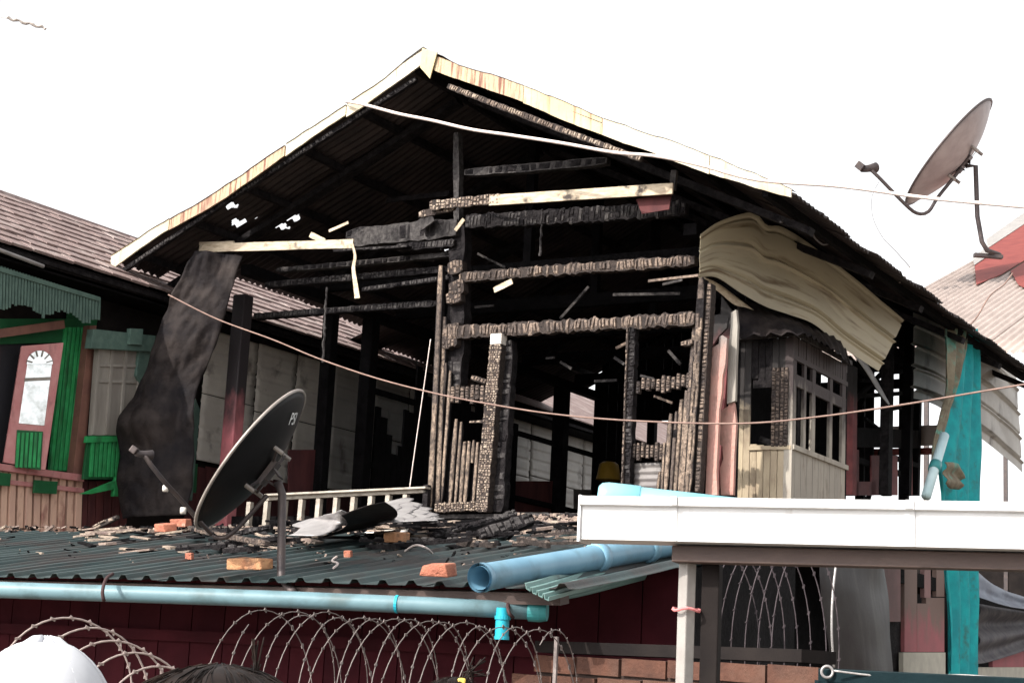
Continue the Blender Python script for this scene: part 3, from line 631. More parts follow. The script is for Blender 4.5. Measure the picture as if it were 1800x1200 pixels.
for i in range(4):
    x = wa1 + .02 + (aR - wa1 - .05) * i / 3.6
    char_bar('charred_slat', hf(x, BV0 - .01, wz0 - .02), hf(x, BV0 - .01, wz1 + .25), .045, .03, bay, cell=.045, rows=1)
bpanel(wa0 - .03, aR, wz0 - .05, wz0 - .01, 'baycream', 'sill', -.02, .04)
bpanel(aR - .075, aR + .01, BZ0, BZ1, 'baygrey', 'corner_stile', -.012, .03)
bpanel(wa0, wa1 + .1, wz1 + .05, wz1 + .13, 'char', 'charred_rail', -.01, .03)
m = MB(); m.bar(hf(wa0, BV0 + .2, wz0 + .10), hf(wa1 + .1, BV0 + .2, wz0 - .02), .06, .02, hv); m.build('fallen_slat', 'ashg', bay)
def sp(x, y):
    p = si(x, y, .60) - OX; return p.dot(hv), p.z
def spanel(b0, b1, z0, z1, mat, name, o=0., t=.022):
    m = MB(); m.slab([hf(BU + o, b0, z0), hf(BU + o, b1, z0), hf(BU + o, b1, z1), hf(BU + o, b0, z1)], -hu, t); return m.build(name, mat, bay)
zs = 4.02; zt = 4.66; zm = 4.60; zh = 4.93               # sill, transom, head of the side lights
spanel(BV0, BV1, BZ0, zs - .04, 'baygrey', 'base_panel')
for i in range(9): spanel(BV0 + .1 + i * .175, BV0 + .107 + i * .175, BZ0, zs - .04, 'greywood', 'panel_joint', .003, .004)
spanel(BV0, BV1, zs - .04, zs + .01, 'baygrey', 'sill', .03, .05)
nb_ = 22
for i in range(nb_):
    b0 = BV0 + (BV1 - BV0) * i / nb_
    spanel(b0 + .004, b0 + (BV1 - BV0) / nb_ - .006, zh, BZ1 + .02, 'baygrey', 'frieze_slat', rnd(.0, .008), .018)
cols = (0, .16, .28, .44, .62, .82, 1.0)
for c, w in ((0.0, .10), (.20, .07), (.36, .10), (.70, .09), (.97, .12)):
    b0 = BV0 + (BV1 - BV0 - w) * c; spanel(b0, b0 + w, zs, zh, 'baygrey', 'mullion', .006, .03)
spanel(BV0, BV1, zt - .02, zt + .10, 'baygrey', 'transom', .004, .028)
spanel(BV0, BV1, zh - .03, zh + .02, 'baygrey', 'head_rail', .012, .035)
spanel(BV0 + .42, BV0 + .62, zs, zs + .42, 'redpost', 'broken_board', -.12, .02)
spanel(BV0 + .25, BV0 + .36, zs, zt, 'char', 'charred_board', -.03, .02)
m = MB(); m.box(hf(UR + .02, (BV0 + BV1) / 2, 4.1), hu * .01, hv * (BV1 - BV0) / 2, Z * 1.0); m.build('inner_wall', 'chard', bay)
for i in range(6):
    m = MB(); m.box(hf(UR + .06 + i * .1, BV1 - .02, 4.05 - (.12 if i == 3 else 0)), hu * .048, hv * .01, Z * (1.0 - (.1 if i == 3 else 0))); m.build('far_board', 'chard', bay)
sheet('bay_roof', [si(1297, 522, -.02), si(1340, 538, -.02), si(1400, 548, -.02), si(1456, 556, .05), si(1476, 584, .05)], [fa(1292, 592, BV0 - .25), fa(1345, 588, BV0 - .25), si(1412, 590, .80), si(1450, 606, .80), si(1496, 640, .80)], 'sheetblack', bay, 40, 24, lambda s, t: sine(s * 2.0, .16, .018) * (0.3 + t), Z, .006, .04)
m = MB(); m.bar(hf(UR - .05, BV0 - .06, 5.13), hf(BU + .04, BV0 - .06, 5.14), .035, .05, hv); m.build('eave_batten', 'ashg', bay)
m = MB(); m.bar(hf(BU + .04, BV0, 5.16), hf(BU + .04, BV1, 5.16), .05, .04, hu); m.build('eave_batten', 'ashg', bay)
# posts beyond the bay
def spost(x0, y0, x1, y1, px, mat, name='side_post', o=0., d=.12):
    a, b = si(x0, y0, o), si(x1, y1, o); m = MB(); m.bar(a, b, px * (a - EYE).length / FPX, d, hu); return m.build(name, mat, house)
spost(1494, 645, 1492, 870, 22, 'redpost', d=.14)
tag(house.children[-1], 'dark red post beside the bay window')
spost(1562, 560, 1556, 870, 22, 'char'); spost(1600, 548, 1592, 870, 15, 'chard'); spost(1612, 700, 1608, 870, 12, 'chard', o=-.6)
spost(1530, 610, 1528, 870, 6, 'chard', o=-1.2)
for x0, y0, x1, y1, px in ((1495, 697, 1604, 690, 8), (1500, 768, 1612, 772, 34), (1500, 806, 1600, 838, 10), (1492, 628, 1560, 700, 7), (1500, 706, 1558, 648, 7), (1555, 655, 1610, 652, 7),
        (1512, 668, 1560, 672, 5), (1560, 800, 1612, 818, 8), (1520, 735, 1545, 755, 5), (1560, 720, 1604, 712, 6)):
    spost(x0, y0, x1, y1, px, 'chard', 'side_rail', -.35, .05)
for x0, x1, y0, y1 in ((1500, 1510, 790, 870), (1532, 1556, 800, 870), (1568, 1578, 800, 870), (1590, 1604, 790, 870), (1504, 1540, 846, 870)):
    sslab([(x0, y1), (x1, y1), (x1, y0), (x0, y0)], -.3, .02, 'redpost', 'side_board')
sheet('torn_flashing', [si(1494, 616, .3), si(1520, 650, .3), si(1545, 690, .3), si(1562, 712, .3)], [si(1502, 612, .3), si(1528, 645, .3), si(1550, 684, .3), si(1564, 710, .3)], 'zinc', house, 20, 4, None, hu)
# ragged edge of soot-black sheeting under the tan sheet's right end
sheet('burnt_lining', [si(1590, 545, -.05), si(1600, 600, -.05), si(1602, 660, -.05), si(1606, 720, -.05)], [si(1560, 575, -.05), si(1575, 600, -.05), si(1592, 650, -.05), si(1594, 720, -.05)], 'sheetblack', house, 20, 8, None, hu)
# ground storey on the right: pink wall with burnt openings, dark void, whitewashed base
def swall(x0, x1, y0, y1, mat, name, o=0.): return sslab([(x0, y1), (x1, y1), (x1, y0), (x0, y0)], o, .06, mat, name)
swall(1590, 1612, 960, 1145, 'pinkwall', 'wall_stud'); swall(1612, 1628, 1060, 1145, 'pinkwall', 'wall_stud', .003); swall(1628, 1660, 1050, 1145, 'pinkwall', 'wall_panel'); swall(1625, 1636, 960, 1050, 'pinkgrey', 'wall_stud', .004)
swall(1646, 1660, 960, 1048, 'pinkwall', 'wall_stud', .004); swall(1554, 1583, 960, 1092, 'pinkgrey', 'wall_board', .006); swall(1588, 1662, 1146, 1195, 'concrete', 'wall_base', .03)
swall(1710, 1990, 1172, 1260, 'concrete', 'wall_base', .03); swall(1745, 1800, 1140, 1172, 'pinkwall', 'wall_panel', -.02)
swall(1560, 1590, 1090, 1190, 'char', 'wall_board', -.05)
m = MB(); m.slab([hf(UR - .7, 24, 0), hf(UR - .7, -.0, 0), hf(UR - .7, 0, 3.05), hf(UR - .7, 24, 3.4)], -hu, .05); m.build('inner_wall', 'chard', house)
m = MB(); m.bar(si(1240, 1015, .1), si(1420, 978, .1), .16, .1, hu); m.build('floor_beam', 'beamb', house)
swall(1220, 1256, 985, 1140, 'pinkgrey', 'lower_post', -.1)

# ================================================================ green neighbour house
gh = thing('green_house', hf(UN - 2, 2, 0), 'green painted house with shingle roof and fretwork beside the burnt house', 'house')
EU = UL - 0.8                                         # eave line of the neighbour
e0 = hit(0, 424, OX + hu * EU, hu) - OX; e1 = hit(712, 642, OX + hu * EU, hu) - OX
def nez(b): return e0.z + (e1.z - e0.z) * (b - e0.dot(hv)) / (e1.dot(hv) - e0.dot(hv))
NP = R(29)
def nroof(b, s, up=0): return hf(EU - s * math.cos(NP), b, nez(min(b, 6)) + s * math.sin(NP) + up * 1.0)
# slope length so that the ridge is seen where the photograph has it
def ridge_len():
    n = (hu * math.sin(NP) + Z * math.cos(NP)); b = e0.dot(hv)
    p = hit(0, 345, hf(EU, b, nez(b)), n) - OX
    return (EU - p.dot(hu)) / math.cos(NP)
SL = max(1.2, min(4.0, ridge_len()))
m = MB(); m.slab([nroof(-6, 0, -.03), nroof(24, 0, -.03), nroof(24, SL, -.03), nroof(-6, SL, -.03)], -Z, .04); deck = m.build('roof', 'char', gh)
m = MB(); back = lambda b, s: nroof(b, SL) - hu * (s * math.cos(NP)) - Z * (s * math.sin(NP))
m.slab([back(-6, 0.02), back(24, .02), back(24, SL), back(-6, SL)], -Z, .04); m.build('roof_back', 'shingle', gh)
NC = 10; cl = SL / NC
shm = MB(); sw = .30
Lh = hv * sw / 2; Uw = (-hu * math.cos(NP) + Z * math.sin(NP)); Nn = (hu * math.sin(NP) + Z * math.cos(NP))
shm.hexa([-Lh * .97, Lh * .97, Lh * .97 + Uw * cl * 1.25, -Lh * .97 + Uw * cl * 1.25, -Lh * .97 + Nn * .028, Lh * .97 + Nn * .028, Lh * .97 + Uw * cl * 1.25 + Nn * .008, -Lh * .97 + Uw * cl * 1.25 + Nn * .008])
proto = None
for c in range(NC):
    b = -3.9 + (c % 2) * .15; i = 0
    while b < 5.0:
        base = nroof(b, c * cl - .03 + rnd(-.012, .012), .004 + c * .0012)
        if proto is None:
            proto = shm.build('shingle', 'shingle', deck); cen = WL[proto.name].copy(); place(proto, base + cen, deck)
        else:
            o = clone(proto, base + cen + Nn * rnd(-.003, .006), deck); o.rotation_euler = (0, 0, rnd(-.012, .012))
        b += sw; i += 1
m = MB(); m.slab([nroof(5.0, -.03, .012), nroof(24, -.03, .012), nroof(24, SL, .012), nroof(5.0, SL, .012)], Nn, .02); m.build('far_shingles', 'shingle', gh)
m = MB(); m.tube([nroof(-6, SL, .03), nroof(24, SL, .03)], .06, 8); m.build('ridge_tile', 'shingle', gh)
m = MB(); m.bar(nroof(-6, .05, -.09), nroof(6, .05, -.09), .09, .03, hu); m.build('fascia', 'char', gh)
# wall body
for c0, c1 in ((-6, 6), (6, 24)):
    z0, z1 = nez(min(c0, 6)), nez(min(c1, 6))
    m = MB(); m.slab([hf(UN - .06, c0, 0), hf(UN - .06, c1, 0), hf(UN - .06, c1, z1 + .15), hf(UN - .06, c0, z0 + .15)], -hu, .1); m.build('wall_core', 'darkwall', gh)
    m = MB(); m.slab([hf(UN - .05, c0, z0 - .16), hf(EU - .05, c0, z0 - .16), hf(EU - .05, c1, z1 - .16), hf(UN - .05, c1, z1 - .16)], Z, .02); m.build('soffit', 'chard', gh)
def nslab(q, o, t, mat, name, parent=gh):
    m = MB(); m.slab([nb(x, y, o) for x, y in q], -hu, t); return m.build(name, mat, parent, bevel=.004)
# upper green boards behind, dark opening on the far left
nslab([(-60, 840), (20, 840), (45, 600), (-30, 600)], -.03, .02, 'glass', 'dark_opening')
nslab([(0, 605), (165, 600), (172, 560), (0, 560)], .0, .02, 'greend', 'wall_band')
nslab([(88, 836), (145, 838), (172, 540), (120, 540)], -.01, .02, 'greend', 'wall_band')
for i in range(7):                                     # green boards
    x0 = 88 + i * 7.4; x1 = x0 + 5.6; nslab([(x0, 826), (x1, 827), (x1 + 26, 575), (x0 + 26, 575)], .02, .04, 'green', 'wall_board')
# pink glazed leaf
ln_ = (hu * math.cos(R(24)) - hv * math.sin(R(24))); lpn = nb(10, 720, .10)
def lf(x, y, o=0.0): return hit(x, y, lpn + ln_ * (o - .06), ln_)
def lslab(q, o, t, mat, name, parent=gh):
    m = MB(); m.slab([lf(x, y, o) for x, y in q], -ln_, t); return m.build(name, mat, parent, bevel=.004)
leaf = lslab([(6, 812), (80, 826), (112, 602), (38, 608)], .05, .03, 'pinkframe', 'window_leaf')
tag(leaf, 'pink framed glazed shutter with green slats below')
q = [(33, 744), (78, 748), (92, 640), (48, 640)]
lslab(q, .056, .01, 'mirror', 'pane', leaf)
P = [lf(48, 640, .058)] + [lf(70 + 23 * math.cos(a), 640 - 24 * math.sin(a), .058) for a in [math.pi * (1 - k / 12) for k in range(13)]]
m = MB(); m.add(P + [p - ln_ * .012 for p in P], [tuple(range(len(P)))]); m.build('arched_pane', 'mirror', leaf)
lslab([(43, 670), (88, 668), (89, 662), (44, 664)], .064, .012, 'greywood', 'glazing_bar', leaf)
for i in range(6):
    a = math.pi * (i + .5) / 6; m = MB(); c = lf(70, 640, .066); d = lf(70 + 24 * math.cos(a), 640 - 25 * math.sin(a), .066); m.bar(c.lerp(d, .55), d, .012, .012, ln_); m.build('fret', 'greywood', leaf)
lslab([(26, 820), (72, 826), (76, 758), (30, 755)], .06, .012, 'greend', 'lower_panel', leaf)
for i in range(6):
    x0 = 27 + i * 7.6; lslab([(x0, 821), (x0 + 5, 822), (x0 + 9, 760), (x0 + 4, 760)], .075, .018, 'green', 'slat', leaf)
# corner post and base
nslab([(128, 838), (146, 838), (170, 572), (158, 572)], .12, .10, 'brownpost', 'corner_post')
nslab([(-60, 806), (148, 834), (148, 846), (-60, 818)], .14, .06, 'pinkframe', 'base_rail')
nslab([(-60, 834), (148, 858), (148, 866), (-60, 842)], .10, .05, 'pinkframe', 'base_rail')
for i in range(14):
    x0 = -58 + i * 14.6; nslab([(x0, 945), (x0 + 10.5, 945), (x0 + 14, 822 + i), (x0 + 3.5, 821 + i)], .06 + .012 * (i % 2), .05, 'peach', 'base_plank')
nslab([(-60, 945), (150, 945), (155, 840), (-60, 815)], .02, .02, 'darkredb', 'base_backing')
for x0, x1, y in ((-12, 18, 838), (60, 100, 852)):
    nslab([(x0, y + 14), (x1, y + 16), (x1 + 2, y - 6), (x0 + 2, y - 9)], .15, .03, 'greend', 'vent_panel')
for i in range(6): nslab([(140 + i * 14, 940), (152 + i * 14, 940), (155 + i * 14, 845), (143 + i * 14, 845)], .03, .04, 'darkredb', 'base_board')
# oriel window
ori = nslab([(160, 765), (238, 765), (250, 605), (172, 600)], .22, .05, 'greywood', 'oriel_window'); tag(ori, 'grey weathered oriel window with green hood and skirt')
for x in (163, 186, 210, 236): nslab([(x, 764), (x + 5, 764), (x + 16, 606), (x + 11, 606)], .24, .05, 'greywood', 'stile', ori)
for y in (640, 668): nslab([(172, y + 4), (240, y + 6), (241, y + 1), (172, y - 1)], .235, .03, 'greywood', 'rail', ori)
nslab([(160, 612), (270, 618), (274, 590), (165, 578)], .30, .10, 'greeng', 'hood', ori)
nslab([(228, 605), (250, 606), (252, 578), (230, 577)], .34, .06, 'greeng', 'finial', ori)
nslab([(240, 660), (250, 680), (276, 600), (246, 606)], .26, .04, 'greeng', 'side_bracket', ori)
nslab([(146, 842), (216, 842), (222, 770), (155, 768)], .22, .03, 'greend', 'skirt', ori)
for i in range(8):
    x0 = 158 + i * 7.4; nslab([(x0, 838), (x0 + 5, 838), (x0 + 9, 776), (x0 + 4, 776)], .245, .025, 'green', 'skirt_slat', ori)
nslab([(152, 778), (222, 776), (222, 766), (154, 766)], .26, .05, 'green', 'skirt_rail', ori)
nslab([(144, 868), (160, 868), (218, 856), (218, 838), (146, 840)][:4], .26, .05, 'green', 'skirt_board', ori)
nslab([(200, 872), (214, 872), (219, 838), (204, 838)], .262, .05, 'green', 'skirt_board', ori)
# second oriel edge to the right of the hanging sheet
nslab([(322, 850), (338, 880), (352, 720), (344, 700)], .22, .04, 'greeng', 'far_bracket')
nslab([(320, 860), (345, 866), (348, 815), (326, 815)], .2, .04, 'greend', 'far_skirt')
# fretwork valance under the eave
def vz(i): return 0
nv = 34
for i in range(nv):
    x = -6 + i * 5.4; yt = 468 + x * .32; wav = abs(math.sin(x / 24.0)) * 16
    yb = 545 + x * .16 - wav + rnd(-3, 3)
    hh = nb(x, yt, .36); m = MB()
    m.slab([nb(x, yb, .36), nb(x + 3.6, yb + 1, .36), nb(x + 5.2, yt, .36), nb(x + 1.6, yt, .36)], -hu, .015); m.build('fret_slat', 'greeng', gh)
for dy in (0,): nslab([(-10, 474 + dy), (176, 530 + dy * .6), (177, 522 + dy * .6), (-10, 466 + dy)], .375, .02, 'greeng', 'fret_rail')
m = MB(); m.tube([nb(-20, 432, .45), nb(76, 468, .45)], .022, 8); m.build('lamp_tube', 'zinc', gh)
m = MB(); m.bar(nb(-30, 590, .1), nb(110, 570, .1), .09, .06, hu); m.build('lintel', 'brownpost', gh)
# grey metal siding further back and red boards under it
def nvb(x): return (nb(x, 700) - OX).dot(hv)
bl = nvb(352)
while bl < 19:
    wv = rnd(.8, 1.05)
    z1 = nez(min(bl, 6)) - .16; z0 = 3.95 + rnd(-.1, .1)
    for zz0, zz1 in ((z0, (z0 + z1) / 2), ((z0 + z1) / 2 + .01, z1)):
        A = [hf(UN + .02, bl, zz1), hf(UN + .02, bl + wv - .02, zz1)]; B = [hf(UN + .02, bl, zz0), hf(UN + .02, bl + wv - .02, zz0)]
        sheet('siding_sheet', A, B, 'siding' if bl < 3.2 else 'greysheet', gh, 6, 36, lambda s, t: rib(t % .2, .1, .014, -.02), hu, .003, .012)
    bl += wv
bl = nvb(340)
while bl < 9:
    wv = rnd(.13, .17); m = MB(); z1 = 3.93 + rnd(-.05, .02); m.box(hf(UN + .02, bl + wv / 2, 1.9), hu * .012, hv * (wv / 2 - .005), Z * (z1 - 1.9)); m.build('red_board', 'darkredb', gh); bl += wv

# ================================================================ house on the right with cream and red roof
rh = thing('cream_roof_house', hf(9, 14, 0), 'house at right edge with cream corrugated roof patched in rust red', 'house')
RT = R(21); rw = (hv * math.cos(RT) + Z * math.sin(RT)); rn = (Z * math.cos(RT) - hv * math.sin(RT))
rq0 = yy(1640, 497, 36.0)                              # a point of its left verge
def rr(a, w, up=0): return rq0 + hu * a + rw * w + rn * up
for i in range(11):
    a0 = i * .78; m = MB(); mat = 'roofcream'
    wlo = -9.4
    m.grid(lambda s, t: rr(a0 + .8 * s, wlo + (8 - wlo) * t, sine(a0 + .8 * s, .16, .026) + .004 * (i % 2)), 48, 10)
    m.build('roof_sheet', mat, rh, True, .004)
def rpatch(pts, mat, up, name):
    P = []
    for x, y in pts:
        p = hit(x, y, rq0 + rn * up, rn); P.append(p)
    m = MB(); k = len(P); m.add(P + [p - rn * .012 for p in P], [tuple(range(k)), tuple(range(2 * k - 1, k - 1, -1))] + [(i, k + i, k + (i + 1) % k, (i + 1) % k) for i in range(k)])
    return m.build(name, mat, rh)
rpatch([(1712, 450), (1830, 368), (1830, 440), (1786, 466), (1760, 482), (1716, 500)], 'roofred', .045, 'red_sheet')
rpatch([(1776, 476), (1830, 442), (1830, 520), (1790, 500)], 'roofred', .05, 'red_sheet')
rpatch([(1734, 420), (1830, 352), (1830, 374), (1736, 436)], 'roofgrey', .06, 'verge_cap')
rpatch([(1710, 452), (1736, 432), (1742, 446), (1712, 466)], 'roofgrey', .065, 'verge_cap')
for a in (.4, 8.2):
    for w in (-2.0, 5.0):
        p = rr(a, w, -.05); m = MB(); m.bar(Vector((p.x, p.y, 0)), p, .09, .09, hv); m.build('post', 'steeld', rh)
p0, p1 = rr(-6, 5.0), rr(8.3, 5.0); m = MB(); m.slab([Vector((p0.x, p0.y, 0)), Vector((p1.x, p1.y, 0)), Vector((p1.x, p1.y, 5.0)), Vector((p0.x, p0.y, 5.0))], hv, .1); m.build('wall', 'darkwall', rh)

# ================================================================ lean-to with green metal roof
shed = thing('lean_to_shed', yy(500, 1022, 9.5) * 1 - Z * 2, 'low dark red shed with ribbed green metal roof strewn with debris', 'shed')
ST = R(9.6); E0 = yy(480, 1024, 8.0)
sw_ = hv * math.cos(ST) + Z * math.sin(ST); sn = Z * math.cos(ST) - hv * math.sin(ST)
def sr(a, w, up=0): return E0 + hu * a + sw_ * w + sn * up
def rf(x, y, up=0): return hit(x, y, E0 + sn * up, sn)
aR_ = (hit(955, 1048, E0, sn) - E0).dot(hu); aL_ = -4.6; SLEN = 2.75
a = aR_; i = 0
while a > aL_:
    a0 = a - .76; dn = rnd(-.02, .02)
    m = MB(); m.grid(lambda s, t: sr(a0 + .78 * s, dn + SLEN * t, trap(a0 + .78 * s + .02, .152, .03, .022) + .003 * (i % 2) + .006 * noise.noise(Vector(((a0 + s) * 2, t * 6, 3)))), 104, 14)
    m.build('roof_sheet', 'shedroof', shed, False, .0025); a -= .76; i += 1
# loose paler sheets along the right verge
for k, (q, up) in enumerate((([(922, 1032), (1190, 958), (1310, 962), (965, 1056)], .02), ([(965, 1040), (1150, 992), (1330, 972), (1000, 1050)], -.03))):
    A = [rf(*q[0], up), rf(*q[1], up)]; B = [rf(*q[3], up - .06), rf(*q[2], up - .06)]
    sheet('verge_sheet', A, B, 'aquasheet', shed, 30, 40, lambda s, t: trap(t * .4, .1, .02, .018), sn, .003, .01, False)
m = MB(); m.bar(sr(aL_, .1, -.05), sr(aR_ - .1, .1, -.05), .08, .05, sn); m.build('purlin', 'beamb', shed)
m = MB(); m.bar(sr(aL_, SLEN - .1, -.05), sr(aR_ - .1, SLEN - .1, -.05), .08, .05, sn); m.build('purlin', 'beamb', shed)
def flat(p, z): return Vector((p.x, p.y, z))
wl0, wl1 = sr(aL_, 1.3), sr(aR_ - .05, 1.3); b0_, b1_ = sr(aL_, SLEN - .05), sr(aR_ - .05, SLEN - .05)
k = 26
for i in range(k):                                     # wall boards
    p, q = wl0.lerp(wl1, i / k), wl0.lerp(wl1, (i + .97) / k)
    m = MB(); m.slab([flat(p, 0), flat(q, 0), flat(q, p.z - .03), flat(p, p.z - .03)], hv, .03); m.build('wall_board', 'darkred', shed)
for w_, mt in ((.45, 'darkred'), (.80, 'darkred')):
    p, q = sr(aL_, 1.25), sr(aR_ - .05, 1.25); m = MB(); m.bar(flat(p, p.z - w_), flat(q, q.z - w_), .06, .05, hv); m.build('wall_rail', mt, shed)
m = MB(); m.slab([flat(wl1, 0), flat(b1_, 0), flat(b1_, b1_.z - .03), flat(wl1, wl1.z - .03)], hu, .04); m.build('side_wall', 'chard', shed)
m = MB(); m.slab([flat(b0_, 0), flat(b1_, 0), flat(b1_, b1_.z - .03), flat(b0_, b0_.z - .03)], hv, .05); m.build('back_wall', 'darkred', shed)
# dark rear fence and brick wall to the right of the shed
bwp = yy(1004, 1150, 7.55); bwq = yy(1260, 1168, 7.0); bd = (bwq - bwp).normalized(); bn = bd.cross(Z)
bw = thing('brick_wall', flat((bwp + bwq) / 2, 0), 'low brown brick wall behind the white post', 'wall'); bw['kind'] = 'thing'
topz = bwp.z
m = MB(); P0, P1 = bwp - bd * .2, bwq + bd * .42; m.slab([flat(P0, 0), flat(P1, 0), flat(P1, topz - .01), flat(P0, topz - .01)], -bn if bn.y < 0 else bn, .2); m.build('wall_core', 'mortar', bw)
bface = bn if bn.y < 0 else -bn
proto = None; L = (P1 - P0).length
for r_ in range(12):
    x = -(r_ % 2) * .13
    while x < L - .05:
        c = P0 + bd * (x + .12); c = flat(c, topz - .045 - r_ * .085) + bface * .0
        if proto is None:
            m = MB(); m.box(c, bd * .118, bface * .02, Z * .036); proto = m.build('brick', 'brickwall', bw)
        else: clone(proto, c + bface * rnd(-.004, .004), bw)
        x += .25
m = MB(); m.bar(flat(P0, topz + .03) - bface * .1, flat(P1, topz + .03) - bface * .1, .05, .24, Z.cross(bd)); m.build('coping', 'darkwall', bw)
df = thing('dark_screen', flat(yy(1130, 1100, 10.5), 0), 'dark brown board screen behind the brick wall', 'screen')
for i in range(16):
    p = yy(985 + i * 18, 1010, 10.6 - i * .03); q = yy(985 + (i + .95) * 18, 1010, 10.6 - i * .03)
    m = MB(); m.slab([flat(p, 0), flat(q, 0), flat(q, p.z + rnd(-.05, 0.02)), flat(p, p.z)], Vector((0, 1, 0)), .02); m.build('board', 'darkwall' if i % 3 == 0 else 'darkred', df)

# ================================================================ canopy frame with white gutter
GY0, GY1 = 5.30, 4.86
gz0 = yy(1021, 872, GY0).z
def gl(x, Y=None):                                     # x pixel along the gutter's top line
    t = (x - 1021) / (1800 - 1021); return yy(1021, 872, GY0).lerp(yy(1800, 872 + 9, GY1), t)
gp0, gp1 = gl(1021), gl(1800); gd = flat(gp1 - gp0, 0).normalized(); gn = gd.cross(Z); gn = gn if gn.y < 0 else -gn
gp1 = flat(gp1, gp0.z)
can = thing('canopy_frame', flat(gp0, 0), 'white box gutter on a brown beam and steel post in the right foreground', 'gutter')
GL_ = (gp1 - gp0).length
def gpt(s, f, z): return gp0 + gd * s + gn * f + Z * z
def gut(s0, s1, name='gutter_section', pr=0.0):
    m = MB(); hgt = .132
    prof = [(.010 + pr, 0.0), (.022 + pr, 0.0), (.022 + pr, -.026), (.002 + pr, -.030), (0 + pr, -hgt), (-.12, -hgt - .004), (-.13, -.01), (-.122, -.01), (-.114, -hgt + .004), (-.006 + pr, -hgt + .006), (-.004 + pr, -.006)]
    n = len(prof); vs = [gpt(s0, f, z) for f, z in prof] + [gpt(s1, f, z) for f, z in prof]
    m.add(vs, [(i, (i + 1) % n, n + (i + 1) % n, n + i) for i in range(n)] + [tuple(range(n - 1, -1, -1)), tuple(range(n, 2 * n))])
    return m.build(name, 'gutter', can)
sA, sB = GL_ * (1200 - 1021) / 779, GL_ * (1612 - 1021) / 779
gut(0, sA - .002); gut(sA, sB - .002); gut(sB, GL_ + .9)
gut(sA - .008, sA + .006, 'joint_strap', .003); gut(sB - .012, sB + .014, 'joint_strap', .005)
m = MB(); m.box(gpt(.0, -.055, -.068), gd * .004, gn * .066, Z * .072); m.build('end_cap', 'gutter', can)
for s in (sA, sB):
    m = MB(); m.box(gpt(s, .024, -.012), gd * .009, gn * .006, Z * .013); m.build('bracket', 'gutter', can)
bs = GL_ * (1186 - 1021) / 779
m = MB(); m.bar(gpt(bs, -.10, -.165), gpt(GL_ + .9, -.10, -.161), .050, .08, gn); m.build('beam', 'beamb', can, bevel=.004)
tag(can.children[-1], 'brown timber beam shaded by the gutter')
for s in (bs + .02, GL_ + .6):
    p = gpt(s + .015, -.13, 0); m = MB(); ax = Vector((.6, -.8, 0)); ay = Z.cross(ax)
    m.box(flat(p, (p.z - .188) / 2), ax * .020, ay * .020, Z * ((p.z - .188) / 2)); m.build('post', 'postm', can, bevel=.004)
m = MB(); p = gpt(bs + .105, -.17, 0); m.bar(flat(p, 0), flat(p, p.z - .188), .055, .055, gn); m.build('post_shade_bar', 'darkwall', can, bevel=.004)  # dark bar added beside the steel post as its shaded right side
m = MB(); zz_ = yy(1192, 1070, 5.3).z; p = gpt(bs + .035, -.13, 0)
m.tube([flat(p, zz_) + Vector((.041 * math.cos(t), .041 * math.sin(t), .004 * math.sin(3 * t))) for t in [k * 6.283 / 16 for k in range(17)]], .005, 6); m.build('string_tie', 'redthread', can)

# ================================================================ pipes
def pipe(name, path, r, label, mat='pvc', open_end=False, k=20):
    o = thing(name, path[0], label, 'pipe'); m = MB(); m.tube(path, r, k, not open_end)
    if open_end: m.tube(path, r * .86, k, False)
    m.build('pipe_run', mat, o, True); return o
lp_ = [yy(-60, 1033, 8.0), yy(0, 1036, 7.95), yy(480, 1052, 7.7), yy(760, 1064, 7.55), yy(950, 1074, 7.45)]
lpipe = pipe('drain_pipe', lp_, .0375, 'long thin blue drain pipe hung below the green roof eave', 'pvcgrey')
a, b = lp_[3], lp_[4]; d = (b - a).normalized()
m = MB(); m.tube([b - d * .05, b - d * .012, b, b + d * .03], lambda t: .046 if t < .9 else .040, 20); m.build('end_cap', 'pvcg', lpipe, False)
t0 = yy(884, 1076, 7.46); m = MB(); m.tube([t0 + Z * .02, t0 - Z * .02, t0 - Z * .11], .030, 18, False); m.tube([t0 + Z * .02, t0 - Z * .11], .024, 18, True); m.build('tee_spout', 'pvct', lpipe, True)
m = MB(); m.tube([t0 - Z * .015, t0 - Z * .03], .035, 18); m.build('tee_collar', 'pvct', lpipe); m = MB(); m.tube([t0 - Z * .10, t0 - Z * .115], .033, 18); m.build('spout_lip', 'pvct', lpipe)
m = MB(); c = yy(698, 1061, 7.58); m.tube([c - d * .006, c + d * .006], .040, 18); m.build('pipe_joint', 'pvct', lpipe)
for n_, pts in (('strap', ((198, 1008, .0), (186, 1018, -.12), (180, 1040, -.17), (183, 1056, -.16))), ('strap', ((898, 1036, .1), (893, 1056, -.06), (894, 1075, -.17), (902, 1085, -.15)))):
    P = [yy(x, y, 7.86 + o) if x < 500 else yy(x, y, 7.55 + o) for x, y, o in pts]; m = MB(); m.tube(resample(P, 12), .008, 8); m.build(n_, 'rubber', lpipe, True)
p0, p1 = rf(843, 1015, .075), rf(1230, 948, .075)
bpipe = pipe('large_pipe', [p0, p1], .057, 'thick blue open-ended pipe lying up the green roof', open_end=True, k=28)
d = (p1 - p0).normalized()
for x, y in ((1042, 979), (1140, 964)):
    c = hit(x, y, p0, sn); t = (c - p0).dot(d); m = MB(); m.tube([p0 + d * (t - .03), p0 + d * (t - .026), p0 + d * (t + .026), p0 + d * (t + .03)], lambda q: .068 if .2 < q < .8 else .0585, 28); m.build('collar', 'pvc', bpipe, True)
m = MB(); m.tube([p0, p0 + d * .03, p0 + d * .034], lambda q: .061 if q < .9 else .0575, 28, False); m.build('socket_rim', 'pvc', bpipe, True)
m = MB(); m.tube([p0 + d * 1.0, p0 + d * 1.02], .05, 20); m.build('inner_plug', 'pvcg', bpipe)
